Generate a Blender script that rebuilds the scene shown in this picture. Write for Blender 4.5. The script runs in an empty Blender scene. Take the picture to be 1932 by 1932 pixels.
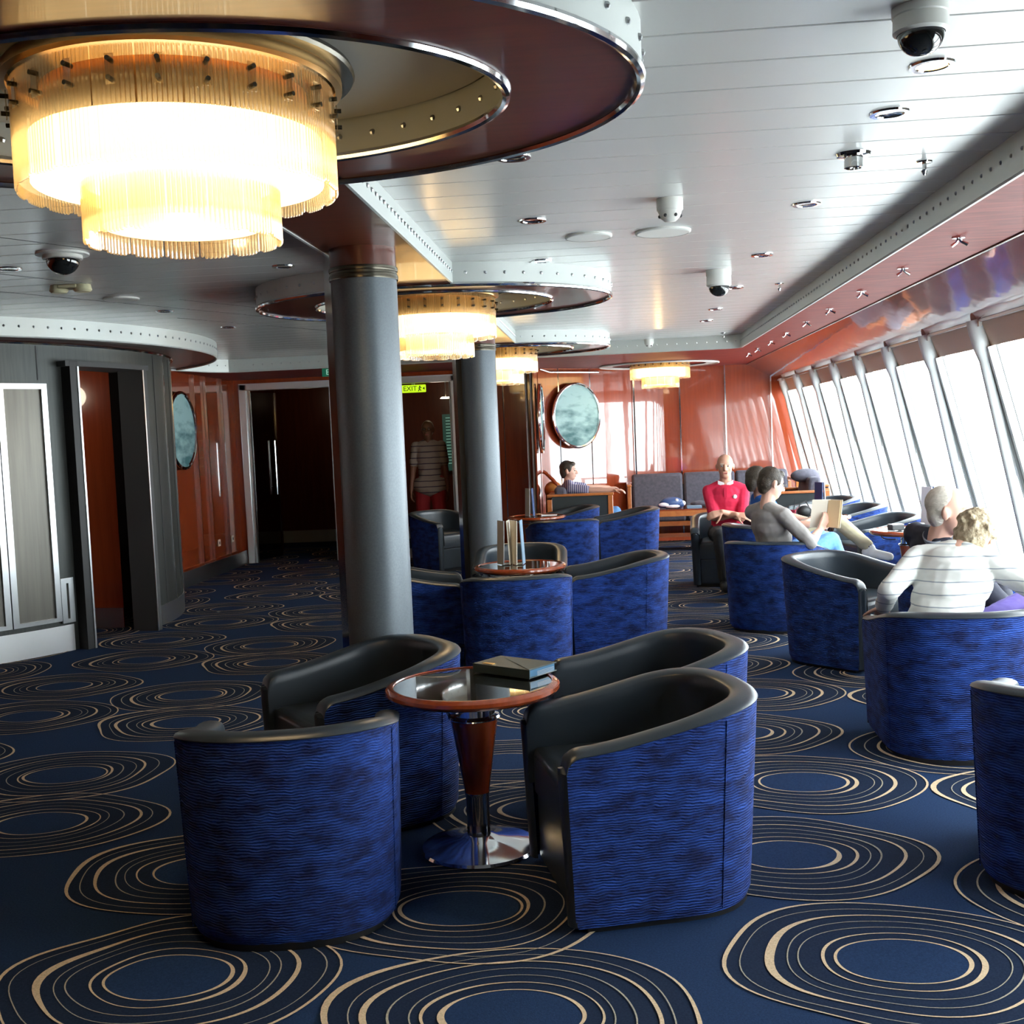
import bpy, bmesh, math, random
from mathutils import Vector, Matrix
PI = math.pi
S = bpy.context.scene
COL = S.collection
random.seed(7)
# ---------------- camera, world, exposure ----------------
cam = bpy.data.objects.new('camera', bpy.data.cameras.new('camera')); COL.objects.link(cam)
cam.data.sensor_width = 36; cam.data.lens = 36 * 2158 / 1932; cam.data.clip_start = .05
CR = Matrix(((0.9956388, 0.03597749, 0.0860756), (0.08336995, 0.07093355, -0.99399089), (-0.04186694, 0.99683201, 0.06762475)))
m4 = CR.to_4x4(); m4.translation = Vector((0, 0, 1.5)); cam.matrix_world = m4
S.camera = cam
W = bpy.data.worlds.new('overcast'); S.world = W; W.use_nodes = True
bg = W.node_tree.nodes['Background']; bg.inputs[0].default_value = (.93, .97, 1, 1); bg.inputs[1].default_value = 10
S.view_settings.view_transform = 'Standard'; S.view_settings.look = 'None'; S.view_settings.gamma = 1
S.view_settings.exposure = 0.62
S.cycles.max_bounces = 8; S.cycles.diffuse_bounces = 4; S.cycles.glossy_bounces = 4; S.cycles.transparent_max_bounces = 16
S.cycles.transmission_bounces = 6; S.cycles.sample_clamp_indirect = 6; S.cycles.caustics_reflective = False; S.cycles.caustics_refractive = False

# ---------------- materials ----------------
M = {}
def mat(name, col, rough=.5, metal=0, coat=0, sheen=0, spec=.5, emit=None, es=0, noise=None, bump=None, trans=0):
    """noise=(scale xyz, col2, contrast); bump=(scale xyz, strength, distance)"""
    m = bpy.data.materials.new(name); m.use_nodes = True; nt = m.node_tree; b = nt.nodes['Principled BSDF']
    c = tuple(col) + (1,)
    b.inputs['Base Color'].default_value = c; b.inputs['Roughness'].default_value = rough; b.inputs['Metallic'].default_value = metal
    b.inputs['Coat Weight'].default_value = coat; b.inputs['Coat Roughness'].default_value = .04; b.inputs['Specular IOR Level'].default_value = spec
    if sheen:
        b.inputs['Sheen Weight'].default_value = sheen; b.inputs['Sheen Roughness'].default_value = .4
        b.inputs['Sheen Tint'].default_value = tuple(min(1, x * 2 + .1) for x in col) + (1,)
    if trans: b.inputs['Transmission Weight'].default_value = trans
    if emit: b.inputs['Emission Color'].default_value = tuple(emit) + (1,); b.inputs['Emission Strength'].default_value = es
    tc = nt.nodes.new('ShaderNodeTexCoord')
    def nz(sc, detail=4):
        mp = nt.nodes.new('ShaderNodeMapping'); mp.inputs['Scale'].default_value = sc
        n = nt.nodes.new('ShaderNodeTexNoise'); n.inputs['Scale'].default_value = 1; n.inputs['Detail'].default_value = detail
        nt.links.new(tc.outputs['Object'], mp.inputs['Vector']); nt.links.new(mp.outputs['Vector'], n.inputs['Vector']); return n
    if noise:
        n = nz(noise[0]); r = nt.nodes.new('ShaderNodeValToRGB')
        k = noise[2] / 2; r.color_ramp.elements[0].position = .5 - k; r.color_ramp.elements[1].position = .5 + k
        r.color_ramp.elements[0].color = c; r.color_ramp.elements[1].color = tuple(noise[1]) + (1,)
        nt.links.new(n.outputs['Fac'], r.inputs['Fac']); nt.links.new(r.outputs['Color'], b.inputs['Base Color'])
    if bump:
        n = nz(bump[0], 3); bp = nt.nodes.new('ShaderNodeBump'); bp.inputs['Strength'].default_value = bump[1]; bp.inputs['Distance'].default_value = bump[2]
        nt.links.new(n.outputs['Fac'], bp.inputs['Height']); nt.links.new(bp.outputs['Normal'], b.inputs['Normal'])
        if coat: nt.links.new(bp.outputs['Normal'], b.inputs['Coat Normal'])
    M[name] = m; return m
mat('carpet', (.012, .028, .075), .95, spec=.1, noise=((160, 160, 160), (.022, .050, .125), .5), bump=((400, 400, 400), .4, .004))
mat('carpet_dark', (.009, .017, .040), .95, spec=.1, noise=((160, 160, 160), (.018, .031, .066), .5))
mat('carpet_tan', (.55, .41, .26), .95, spec=.1, noise=((180, 180, 180), (.82, .64, .44), .5))
mat('carpet_pale', (.30, .28, .22), .95, spec=.1, noise=((180, 180, 180), (.55, .5, .4), .5))
WOODBUMP = ((.8, .8, .5), .03, .025)
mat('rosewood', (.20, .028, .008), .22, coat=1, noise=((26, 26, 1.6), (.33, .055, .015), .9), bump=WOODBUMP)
mat('rosewood_wavy', (.20, .028, .008), .22, coat=1, noise=((26, 26, 1.6), (.33, .055, .015), .9), bump=((3.2, 3.2, 1.1), .06, .05))
M['rosewood_wavy'].node_tree.nodes['Principled BSDF'].inputs['Coat IOR'].default_value = 1.75
M['rosewood'].node_tree.nodes['Principled BSDF'].inputs['Coat IOR'].default_value = 1.75
mat('rosewood_flat', (.075, .017, .009), .35, coat=.35, noise=((4, 45, 4), (.13, .028, .013), .55), bump=((1.6, 1.6, 1.6), .05, .03))  # same wood as rosewood, darkened to put the undersides' shade into its colour
mat('rosewood_fascia', (.16, .022, .012), .16, coat=1, noise=((5, 2, 30), (.25, .04, .02), .5), bump=((2.4, 1.2, 2.4), .1, .03))
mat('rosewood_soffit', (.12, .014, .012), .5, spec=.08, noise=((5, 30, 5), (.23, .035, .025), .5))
mat('wood_red', (.22, .035, .008), .25, coat=.8, noise=((30, 30, 5), (.33, .06, .015), .5))
mat('wood_orange', (.42, .12, .03), .3, coat=.6, noise=((20, 20, 20), (.56, .19, .05), .5))
mat('ceiling_white', (.60, .61, .59), .24, metal=.1, spec=.6, noise=((.7, .7, .7), (.62, .62, .59), .6), bump=((.6, 1.2, 1), .05, .03))
mat('groove', (.68, .69, .67), .5)
mat('ceiling_plain', (.45, .42, .36), .4)
mat('band', (.58, .61, .59), .42, metal=.35)
mat('chrome', (.86, .87, .88), .09, metal=1)
mat('steel', (.60, .62, .63), .28, metal=1)
mat('bright_steel', (.85, .86, .87), .35, metal=.8)
mat('dark_rim', (.10, .09, .07), .25, metal=.8)
mat('drum_metal', (.045, .05, .05), .42, metal=.6, noise=((50, 50, 3), (.065, .07, .066), .5))
mat('drum_panel', (.10, .095, .085), .40, metal=.7, noise=((30, 30, 1.5), (.16, .15, .13), .7))
mat('black', (.008, .008, .009), .5)
mat('dark_gray', (.045, .046, .048), .6)
mat('column_paint', (.10, .12, .14), .42, metal=.3, noise=((130, 130, 130), (.14, .165, .185), .6))
mat('leather', (.016, .024, .034), .36, noise=((9, 9, 9), (.024, .034, .046), .5), bump=((150, 150, 150), .12, .002), spec=.6)
mat('leather_dark', (.008, .010, .013), .5)
mat('sofa_fabric', (.055, .055, .075), .9, sheen=.3, noise=((30, 30, 30), (.095, .09, .12), .5))
mat('sofa_back', (.022, .028, .030), .8)
mat('white_plastic', (.72, .72, .68), .4)
mat('cream_plastic', (.62, .58, .38), .4)
mat('dome_black', (.012, .014, .014), .05, spec=.9)
mat('dome_chrome', (.55, .56, .56), .06, metal=1)
mat('header', (.74, .54, .40), .6)
mat('window_frame', (.66, .69, .69), .45)
mat('window_gasket', (.22, .23, .23), .5)
mat('post_white', (.74, .78, .78), .4)
mat('sill', (.42, .42, .40), .5)
mat('paper', (.75, .70, .60), .8)
mat('page', (.78, .60, .36), .8)
mat('menu_gray', (.38, .39, .40), .6)
mat('menu_blue', (.16, .25, .35), .6)
mat('menu_navy', (.03, .07, .20), .5)
mat('book_teal', (.03, .055, .06), .5)
mat('book_blue', (.05, .16, .28), .4)
mat('gold', (.85, .55, .18), .25, metal=1)
mat('mirror_glass', (.02, .022, .022), .02, metal=.0, coat=1, spec=1)
mat('exit_green', (.01, .10, .055), .5, emit=(.01, .16, .09), es=.25)
mat('exit_white', (.4, .6, .5), .5, emit=(.35, .6, .5), es=.4)
mat('exit_lit', (.3, .4, .0), .5, emit=(.35, .55, .01), es=1.0)
mat('exit_lit_text', (.8, .9, .3), .5, emit=(.9, 1, .3), es=1.2)
mat('exit_dark', (.02, .06, .01), .5)
mat('board', (.02, .05, .04), .4, emit=(.02, .06, .045), es=.35)  # faint glow put into board and writing, though neither is a lamp
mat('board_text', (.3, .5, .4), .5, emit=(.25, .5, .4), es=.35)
mat('foyer_wood', (.10, .018, .006), .3, noise=((20, 20, 2), (.16, .03, .01), .5))
mat('foyer_dark', (.02, .008, .006), .6)
mat('bulb', (1, .6, .2), .4, emit=(1, .55, .15), es=6)
mat('foyer_lamp', (1, .9, .7), .4, emit=(1, .85, .6), es=8)
mat('diffuser', (1, .85, .6), .5, emit=(1, .82, .50), es=3.4)
mat('diffuser_low', (1, .8, .5), .5, emit=(1, .78, .45), es=1.35)
mat('crown', (.8, .5, .2), .3, metal=.9)
mat('socket', (.5, .48, .42), .4)
# people
mat('skin', (.62, .33, .23), .5, spec=.4); mat('skin_pale', (.72, .42, .32), .5); mat('skin_tan', (.22, .09, .05), .55)
mat('lips', (.42, .12, .10), .5); mat('eye_white', (.42, .38, .36), .4); mat('iris', (.03, .03, .04), .2)
mat('hair_dark', (.020, .014, .009), .5, noise=((60, 60, 60), (.055, .038, .024), .5), bump=((90, 90, 200), .6, .01))
mat('hair_white', (.55, .50, .42), .6, noise=((50, 50, 50), (.75, .70, .62), .5), bump=((60, 60, 160), .5, .01))
mat('hair_blond', (.24, .17, .09), .6, noise=((45, 45, 45), (.62, .52, .36), .5), bump=((40, 40, 40), .8, .02))
mat('polo_red', (.62, .012, .06), .8); mat('collar_white', (.75, .72, .75), .8); mat('polo_trim', (.03, .02, .06), .8)
mat('shirt_blue', (.015, .12, .50), .8); mat('sweater_gray', (.30, .28, .27), .9, sheen=.3)
mat('jeans', (.10, .26, .56), .85, noise=((60, 60, 60), (.15, .34, .66), .5)); mat('khaki', (.48, .43, .29), .85)
mat('trouser_dark', (.012, .014, .018), .8); mat('purple', (.09, .06, .28), .85); mat('shoe_white', (.75, .75, .74), .6)
mat('sock_navy', (.03, .03, .14), .9); mat('jacket_dark', (.02, .022, .04), .8); mat('collar_gray', (.28, .31, .36), .8)
mat('shorts_red', (.30, .015, .02), .85); mat('tan_leather', (.40, .17, .035), .5, noise=((14, 14, 14), (.55, .26, .06), .5))
def striped(name, base, stripe, period, width, axis=2, rough=.85):
    m = mat(name, base, rough); nt = m.node_tree; b = nt.nodes['Principled BSDF']
    tc = nt.nodes.new('ShaderNodeTexCoord'); sp = nt.nodes.new('ShaderNodeSeparateXYZ'); nt.links.new(tc.outputs['Object'], sp.inputs[0])
    n = nt.nodes.new('ShaderNodeTexNoise'); n.inputs['Scale'].default_value = 5; nt.links.new(tc.outputs['Object'], n.inputs['Vector'])
    s1 = nt.nodes.new('ShaderNodeMath'); s1.operation = 'MULTIPLY_ADD'; nt.links.new(n.outputs['Fac'], s1.inputs[0]); s1.inputs[1].default_value = .02; nt.links.new(sp.outputs[axis], s1.inputs[2])
    md = nt.nodes.new('ShaderNodeMath'); md.operation = 'MODULO'; a = nt.nodes.new('ShaderNodeMath'); a.operation = 'ADD'; a.inputs[1].default_value = 10
    nt.links.new(s1.outputs[0], a.inputs[0]); nt.links.new(a.outputs[0], md.inputs[0]); md.inputs[1].default_value = period
    lt = nt.nodes.new('ShaderNodeMath'); lt.operation = 'LESS_THAN'; nt.links.new(md.outputs[0], lt.inputs[0]); lt.inputs[1].default_value = width
    mx = nt.nodes.new('ShaderNodeMix'); mx.data_type = 'RGBA'; mx.inputs[6].default_value = tuple(base) + (1,); mx.inputs[7].default_value = tuple(stripe) + (1,)
    nt.links.new(lt.outputs[0], mx.inputs[0]); nt.links.new(mx.outputs[2], b.inputs['Base Color']); return m
striped('sweater_white', (.74, .75, .72), (.30, .34, .38), .052, .005)
striped('polo_stripe', (.30, .23, .19), (.05, .03, .05), .075, .012)
striped('top_stripe', (.52, .50, .62), (.07, .07, .20), .024, .012, 0)

def velvet():
    m = mat('blue_velvet', (.006, .02, .13), .75, sheen=.3, spec=.25); nt = m.node_tree; b = nt.nodes['Principled BSDF']
    tc = nt.nodes.new('ShaderNodeTexCoord')
    mp = nt.nodes.new('ShaderNodeMapping'); mp.inputs['Scale'].default_value = (9, 9, 22); nt.links.new(tc.outputs['Object'], mp.inputs['Vector'])
    n = nt.nodes.new('ShaderNodeTexNoise'); n.inputs['Scale'].default_value = 1; n.inputs['Detail'].default_value = 5; n.inputs['Roughness'].default_value = .65
    nt.links.new(mp.outputs['Vector'], n.inputs['Vector'])
    r = nt.nodes.new('ShaderNodeValToRGB'); r.color_ramp.elements[0].position = .36; r.color_ramp.elements[1].position = .68
    r.color_ramp.elements[0].color = (.003, .012, .085, 1); r.color_ramp.elements[1].color = (.021, .085, .43, 1)
    nt.links.new(n.outputs['Fac'], r.inputs['Fac']); nt.links.new(r.outputs['Color'], b.inputs['Base Color'])
    # fine rippled ribs
    w = nt.nodes.new('ShaderNodeTexWave'); w.wave_type = 'BANDS'; w.bands_direction = 'Z'; w.inputs['Scale'].default_value = 36
    w.inputs['Distortion'].default_value = 8; w.inputs['Detail'].default_value = 4; w.inputs['Detail Scale'].default_value = .5
    nt.links.new(tc.outputs['Object'], w.inputs['Vector'])
    bp = nt.nodes.new('ShaderNodeBump'); bp.inputs['Strength'].default_value = .85; bp.inputs['Distance'].default_value = .006
    nt.links.new(w.outputs['Fac'], bp.inputs['Height']); nt.links.new(bp.outputs['Normal'], b.inputs['Normal'])
velvet()
def sea(name, cx, cz):
    """sky over a rough sea, mapped on object coordinates (x across, z up) of a round picture"""
    m = mat(name, (.3, .45, .45), .6, spec=.2); nt = m.node_tree; b = nt.nodes['Principled BSDF']
    tc = nt.nodes.new('ShaderNodeTexCoord'); mp = nt.nodes.new('ShaderNodeMapping'); mp.inputs['Location'].default_value = (cx, 0, cz); mp.inputs['Scale'].default_value = (4, 4, 9)
    nt.links.new(tc.outputs['Object'], mp.inputs['Vector'])
    n = nt.nodes.new('ShaderNodeTexNoise'); n.inputs['Scale'].default_value = 1; n.inputs['Detail'].default_value = 6; nt.links.new(mp.outputs[0], n.inputs['Vector'])
    r = nt.nodes.new('ShaderNodeValToRGB'); e = r.color_ramp.elements; e[0].position = .3; e[0].color = (.05, .13, .14, 1); e[1].position = .62; e[1].color = (.30, .46, .47, 1)
    sp = nt.nodes.new('ShaderNodeSeparateXYZ'); nt.links.new(tc.outputs['Object'], sp.inputs[0])
    mr = nt.nodes.new('ShaderNodeMapRange'); mr.inputs[1].default_value = -.4; mr.inputs[2].default_value = .4; mr.inputs[3].default_value = -.14; mr.inputs[4].default_value = .2
    nt.links.new(sp.outputs[2], mr.inputs[0]); ad = nt.nodes.new('ShaderNodeMath'); ad.operation = 'ADD'; nt.links.new(n.outputs['Fac'], ad.inputs[0]); nt.links.new(mr.outputs[0], ad.inputs[1])
    nt.links.new(ad.outputs[0], r.inputs['Fac']); nt.links.new(r.outputs['Color'], b.inputs['Base Color'])
sea('sea_picture', 3, 1); sea('sea_picture_wave', 9, 4)
def glass(name, tint, refl, trans_only=1.0, rough=.02):
    m = bpy.data.materials.new(name); m.use_nodes = True; nt = m.node_tree; nt.nodes.clear()
    o = nt.nodes.new('ShaderNodeOutputMaterial'); t = nt.nodes.new('ShaderNodeBsdfTransparent'); t.inputs[0].default_value = tuple(tint) + (1,)
    g = nt.nodes.new('ShaderNodeBsdfGlossy'); g.inputs['Roughness'].default_value = rough; f = nt.nodes.new('ShaderNodeValue'); f.outputs[0].default_value = refl
    mx = nt.nodes.new('ShaderNodeMixShader'); nt.links.new(f.outputs[0], mx.inputs[0]); nt.links.new(t.outputs[0], mx.inputs[1]); nt.links.new(g.outputs[0], mx.inputs[2])
    nt.links.new(mx.outputs[0], o.inputs[0]); M[name] = m; return m
glass('pane', (.95, .98, .98), .04); glass('door_glass', (.55, .52, .50), .10)
def crystal():
    m = bpy.data.materials.new('crystal'); m.use_nodes = True; nt = m.node_tree; nt.nodes.clear()
    o = nt.nodes.new('ShaderNodeOutputMaterial'); t = nt.nodes.new('ShaderNodeBsdfTransparent'); t.inputs[0].default_value = (1, .93, .80, 1)
    g = nt.nodes.new('ShaderNodeBsdfGlossy'); g.inputs['Roughness'].default_value = .12; g.inputs[0].default_value = (1, .9, .75, 1)
    tr = nt.nodes.new('ShaderNodeBsdfTranslucent'); tr.inputs[0].default_value = (1, .85, .6, 1)
    f = nt.nodes.new('ShaderNodeLayerWeight'); f.inputs[0].default_value = .35
    m1 = nt.nodes.new('ShaderNodeMixShader'); m1.inputs[0].default_value = .20; nt.links.new(t.outputs[0], m1.inputs[1]); nt.links.new(tr.outputs[0], m1.inputs[2])
    m2 = nt.nodes.new('ShaderNodeMixShader'); nt.links.new(f.outputs['Facing'], m2.inputs[0]); nt.links.new(m1.outputs[0], m2.inputs[1]); nt.links.new(g.outputs[0], m2.inputs[2])
    nt.links.new(m2.outputs[0], o.inputs[0]); M['crystal'] = m
crystal()

# ---------------- mesh helpers ----------------
class MB:
    def __init__(s): s.v = []; s.f = []; s.mi = []
    def add(s, vs, fs, mi=0):
        o = len(s.v); s.v += [tuple(v) for v in vs]; s.f += [tuple(i + o for i in f) for f in fs]; s.mi += [mi] * len(fs); return s
    def box(s, x0, x1, y0, y1, z0, z1, mi=0):
        v = [(x, y, z) for z in (z0, z1) for y in (y0, y1) for x in (x0, x1)]
        return s.add(v, [(0, 2, 3, 1), (4, 5, 7, 6), (0, 1, 5, 4), (2, 6, 7, 3), (0, 4, 6, 2), (1, 3, 7, 5)], mi)
    def obox(s, c, ux, uy, uz, mi=0):
        c = Vector(c); ux, uy, uz = Vector(ux), Vector(uy), Vector(uz)
        v = [c + ux * a + uy * b + uz * d for d in (-1, 1) for b in (-1, 1) for a in (-1, 1)]
        return s.add(v, [(0, 2, 3, 1), (4, 5, 7, 6), (0, 1, 5, 4), (2, 6, 7, 3), (0, 4, 6, 2), (1, 3, 7, 5)], mi)
    def lathe(s, prof, n=48, c=(0, 0, 0), mi=0, sx=1, sy=1, a0=0, a1=2 * PI, cap=False):
        full = abs(a1 - a0 - 2 * PI) < 1e-6; k = n if full else n + 1; vs = []
        for r, z in prof:
            for i in range(k):
                a = a0 + (a1 - a0) * i / n; vs.append((c[0] + r * sx * math.cos(a), c[1] + r * sy * math.sin(a), c[2] + z))
        fs = []
        for j in range(len(prof) - 1):
            for i in range(n):
                i2 = (i + 1) % k; fs.append((j * k + i, j * k + i2, (j + 1) * k + i2, (j + 1) * k + i))
        if cap and full: fs.append(tuple(reversed(range(k)))); fs.append(tuple((len(prof) - 1) * k + i for i in range(k)))
        return s.add(vs, fs, mi)
    def tube(s, pts, r, n=10, mi=0, closed=False, cap=True):
        pts = [Vector(p) for p in pts]; L = len(pts); rr = r if isinstance(r, (list, tuple)) else [r] * L; vs = []; fs = []; up = None
        for i, p in enumerate(pts):
            d = (pts[(i + 1) % L] - pts[i - 1]) if closed else (pts[min(i + 1, L - 1)] - pts[max(i - 1, 0)]); d.normalize()
            if up is None:
                up = Vector((0, 0, 1)) if abs(d.z) < .9 else Vector((1, 0, 0))
            a = d.cross(up)
            if a.length < 1e-4: a = d.cross(Vector((0, 1, .1)))
            a.normalize(); b = a.cross(d).normalized(); up = b
            for k in range(n): t = 2 * PI * k / n; vs.append(p + (a * math.cos(t) + b * math.sin(t)) * rr[i])
        for i in range(L if closed else L - 1):
            j = (i + 1) % L
            for k in range(n): k2 = (k + 1) % n; fs.append((i * n + k, i * n + k2, j * n + k2, j * n + k))
        if cap and not closed: fs.append(tuple(range(n))[::-1]); fs.append(tuple((L - 1) * n + k for k in range(n)))
        return s.add(vs, fs, mi)
    def prism(s, poly, z0, z1, mi=0):
        n = len(poly); v = [(p[0], p[1], z0) for p in poly] + [(p[0], p[1], z1) for p in poly]
        f = [tuple(reversed(range(n))), tuple(range(n, 2 * n))] + [(i, (i + 1) % n, n + (i + 1) % n, n + i) for i in range(n)]
        return s.add(v, f, mi)
    def ball(s, c, r, n=8, mi=0, sc=(1, 1, 1), rot=None):
        vs = []; fs = []; m = n * 2; c = Vector(c)
        for j in range(n + 1):
            t = PI * j / n
            for i in range(m):
                a = 2 * PI * i / m; v = Vector((sc[0] * r * math.sin(t) * math.cos(a), sc[1] * r * math.sin(t) * math.sin(a), sc[2] * r * math.cos(t)))
                if rot: v = rot @ v
                vs.append(c + v)
        for j in range(n):
            for i in range(m): i2 = (i + 1) % m; fs.append((j * m + i, (j + 1) * m + i, (j + 1) * m + i2, j * m + i2))
        return s.add(vs, fs, mi)
    def build(s, name, mats, parent=None, smooth=40, bevel=0, loc=None):
        me = bpy.data.meshes.new(name); me.from_pydata(s.v, [], s.f)
        if not isinstance(mats, (list, tuple)): mats = [mats]
        for x in mats: me.materials.append(M[x])
        if len(mats) > 1: me.polygons.foreach_set('material_index', s.mi)
        bm = bmesh.new(); bm.from_mesh(me); bmesh.ops.remove_doubles(bm, verts=bm.verts, dist=1e-6); bmesh.ops.recalc_face_normals(bm, faces=bm.faces)
        if loc: bmesh.ops.translate(bm, verts=bm.verts, vec=-Vector(loc))
        bm.to_mesh(me); bm.free()
        if smooth: 
            me.polygons.foreach_set('use_smooth', [True] * len(me.polygons)); me.set_sharp_from_angle(angle=math.radians(smooth))
        o = bpy.data.objects.new(name, me); COL.objects.link(o)
        if loc: o.location = loc
        if bevel:
            b = o.modifiers.new('b', 'BEVEL'); b.width = bevel; b.segments = 2; b.limit_method = 'ANGLE'
        if parent: o.parent = parent
        return o
def tag(o, label=None, cat=None, group=None, kind=None):
    if label: o['label'] = label
    if cat: o['category'] = cat
    if group: o['group'] = group
    if kind: o['kind'] = kind
    return o
def empty(name, loc=(0, 0, 0), rz=0):
    o = bpy.data.objects.new(name, None); COL.objects.link(o); o.location = loc; o.rotation_euler = (0, 0, rz); o.empty_display_size = .1; return o
def thing(name, label, cat, loc=(0, 0, 0), rz=0, group=None): return tag(empty(name, loc, rz), label, cat, group)
def struct(name, mb, mats, **k): return tag(mb.build(name, mats, **k), kind='structure')
def copy_tree(o, parent=None):
    c = o.copy(); COL.objects.link(c); c.parent = parent
    for ch in [x for x in KIDS.get(o.name, [])]: copy_tree(ch, c)
    return c
KIDS = {}
def index_kids():
    KIDS.clear()
    for o in COL.objects:
        if o.parent: KIDS.setdefault(o.parent.name, []).append(o)
def dup(o, loc, rz, label, group=None):
    c = copy_tree(o); c.location = loc; c.rotation_euler = (0, 0, rz); c['label'] = label
    if group: c['group'] = group
    return c
def text_mesh(txt, size, depth=.002):
    cu = bpy.data.curves.new('t', 'FONT'); cu.body = txt; cu.size = size; cu.extrude = depth; cu.align_x = 'CENTER'; cu.align_y = 'CENTER'
    o = bpy.data.objects.new('t', cu); COL.objects.link(o); dg = bpy.context.evaluated_depsgraph_get(); dg.update()
    me = bpy.data.meshes.new_from_object(o.evaluated_get(dg)); bpy.data.objects.remove(o); return me
def text_obj(name, txt, size, m, mw, parent=None):
    me = text_mesh(txt, size); me.materials.clear(); me.materials.append(M[m]); me.transform(mw)
    o = bpy.data.objects.new(name, me); COL.objects.link(o); o.parent = parent; return o
# ---------------- floor with carpet medallions ----------------
CEIL = 2.45
def wob(seed):
    rnd = random.Random(seed); ph = [rnd.uniform(0, 2 * PI) for _ in range(5)]; am = [rnd.uniform(.008, .026) for _ in range(5)]
    def f(a, k):   # k 0 inner .. 1 outer
        e = 2 / 2.15; c, s_ = math.cos(a), math.sin(a)
        w = sum(am[i] * math.sin((i + 2) * a + ph[i] + k * (.8 + i * .3)) for i in range(4)) * (.4 + k)
        return c * (1 + w), s_ * (1 + w)
    return f
fl = MB(); 
# carpet top sits at z=0
fl.box(-6.5, 3.1, -4.2, 16.2, -.06, 0, 0)
def ring(cx, cy, rx, ry, ox, oy, wmin, wmax, wang, f, k, mi, z, n=72):
    vs = []; fs = []
    for i in range(n):
        a = 2 * PI * i / n; ux, uy = f(a, k)
        w = wmin + (wmax - wmin) * (.5 + .5 * math.cos(2 * (a - wang))) ** 1.6 * (1 if math.cos(a - wang) > 0 else .45)
        for s_ in (-.5, .5):
            vs.append((cx + ox + ux * (rx + s_ * w), cy + oy + uy * (ry + s_ * w * .8), z))
    for i in range(n):
        j = (i + 1) % n; fs.append((2 * i, 2 * i + 1, 2 * j + 1, 2 * j))
    fl.add(vs, fs, mi)
BASES = [(-.30, 2.85), (-.52, 3.52), (.76, 3.15), (.57, 3.95)]
RSPEC = [(.185, 'tan', .005, .016), (.225, 'tan', .004, .014), (.275, 'pale', .003, .005), (.32, 'pale', .003, .006), (.375, 'tan', .006, .022), (.435, 'pale', .003, .005), (.49, 'tan', .006, .017)]
for bi, (bx, by) in enumerate(BASES):
    for i in range(-3, 2):
        for j in range(-5, 9):
            cx = bx + 2.06 * i; cy = by + .09 * i + 1.62 * j
            if not (-6.0 < cx < 2.6 and -3.7 < cy < 15.7): continue
            f = wob(bi * 11 + 3 + (i % 2) * 5); n = 72 if cy < 8 else 48
            z0 = .0006 + .0004 * bi + .0003 * ((i + j) % 2)
            # darker ground inside the medallion
            vs = [(cx, cy, z0)]; 
            for q in range(n):
                a = 2 * PI * q / n; ux, uy = f(a, 1); vs.append((cx + ux * .485, cy + uy * .385, z0))
            fl.add(vs, [(0, 1 + q, 1 + (q + 1) % n) for q in range(n)], 1)
            vs = [(cx, cy, z0 + .0006)]
            for q in range(n):
                a = 2 * PI * q / n; ux, uy = f(a, 0); vs.append((cx + ux * .185, cy + uy * .135, z0 + .0006))
            fl.add(vs, [(0, 1 + q, 1 + (q + 1) % n) for q in range(n)], 0)
            rr = random.Random(bi * 5)
            for q, (r, c, w0, w1) in enumerate(RSPEC):
                k = q / 6; w1 = w1 * (1.25 if (q + bi) % 3 == 0 else .85); r = r + .012 * math.sin(q * 2.1 + bi * 1.7); ry = .135 + (.385 - .135) * k
                ring(cx, cy, r, ry, 0, 0, w0, w1, rr.choice([0, PI]) + rr.uniform(-.5, .5), f, k, 2 if c == 'tan' else 3, .0028 + .00015 * q + .0002 * bi, n)
flo = struct('floor', fl, ['carpet', 'carpet_dark', 'carpet_tan', 'carpet_pale'], smooth=0)

# ---------------- ceiling: boards laid across the room ----------------
ce = MB(); y = -4.2; P = .2425; y0 = 2.874 - P * 30
k = 0
while y0 + k * P < 16.2:
    a = y0 + k * P; b = a + P; k += 1
    if b < -4.2: continue
    # board with softly turned-up edges, so each joint catches the light
    prof = [(a + .003, CEIL + .012), (a + .0035, CEIL + .002), (a + .006, CEIL), (b - .006, CEIL), (b - .0035, CEIL + .002), (b - .003, CEIL + .012)]
    vs = [(x, p[0], p[1]) for x in (-6.6, 3.1) for p in prof]; n = len(prof)
    ce.add(vs, [(i, i + 1, n + i + 1, n + i) for i in range(n - 1)], 0)
    ce.box(-6.6, 3.1, b - .0035, b + .0035, CEIL + .009, CEIL + .0125, 1)
ce.box(-6.6, 3.1, -4.2, 16.3, CEIL + .0125, CEIL + .06, 1)
struct('ceiling', ce, ['ceiling_white', 'groove'], smooth=0)
# cross joints of the wider tiles on the left side
tr = MB()
for (xa, ya, xb, yb) in [(-3.9, 4.3, -2.9, 6.3), (-3.6, 6.2, -2.4, 8.6), (-2.7, 7.2, -1.9, 8.8), (-3.3, 3.6, -2.2, 5.6), (-3.1, 8.2, -2.1, 10.2)]:
    d = Vector((xb - xa, yb - ya, 0)); L = d.length; d.normalize(); nrm = Vector((-d.y, d.x, 0))
    tr.obox(((xa + xb) / 2, (ya + yb) / 2, CEIL - .0005), d * L / 2, nrm * .003, (0, 0, .001))
struct('trim_1', tr, ['dark_gray'])

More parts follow.
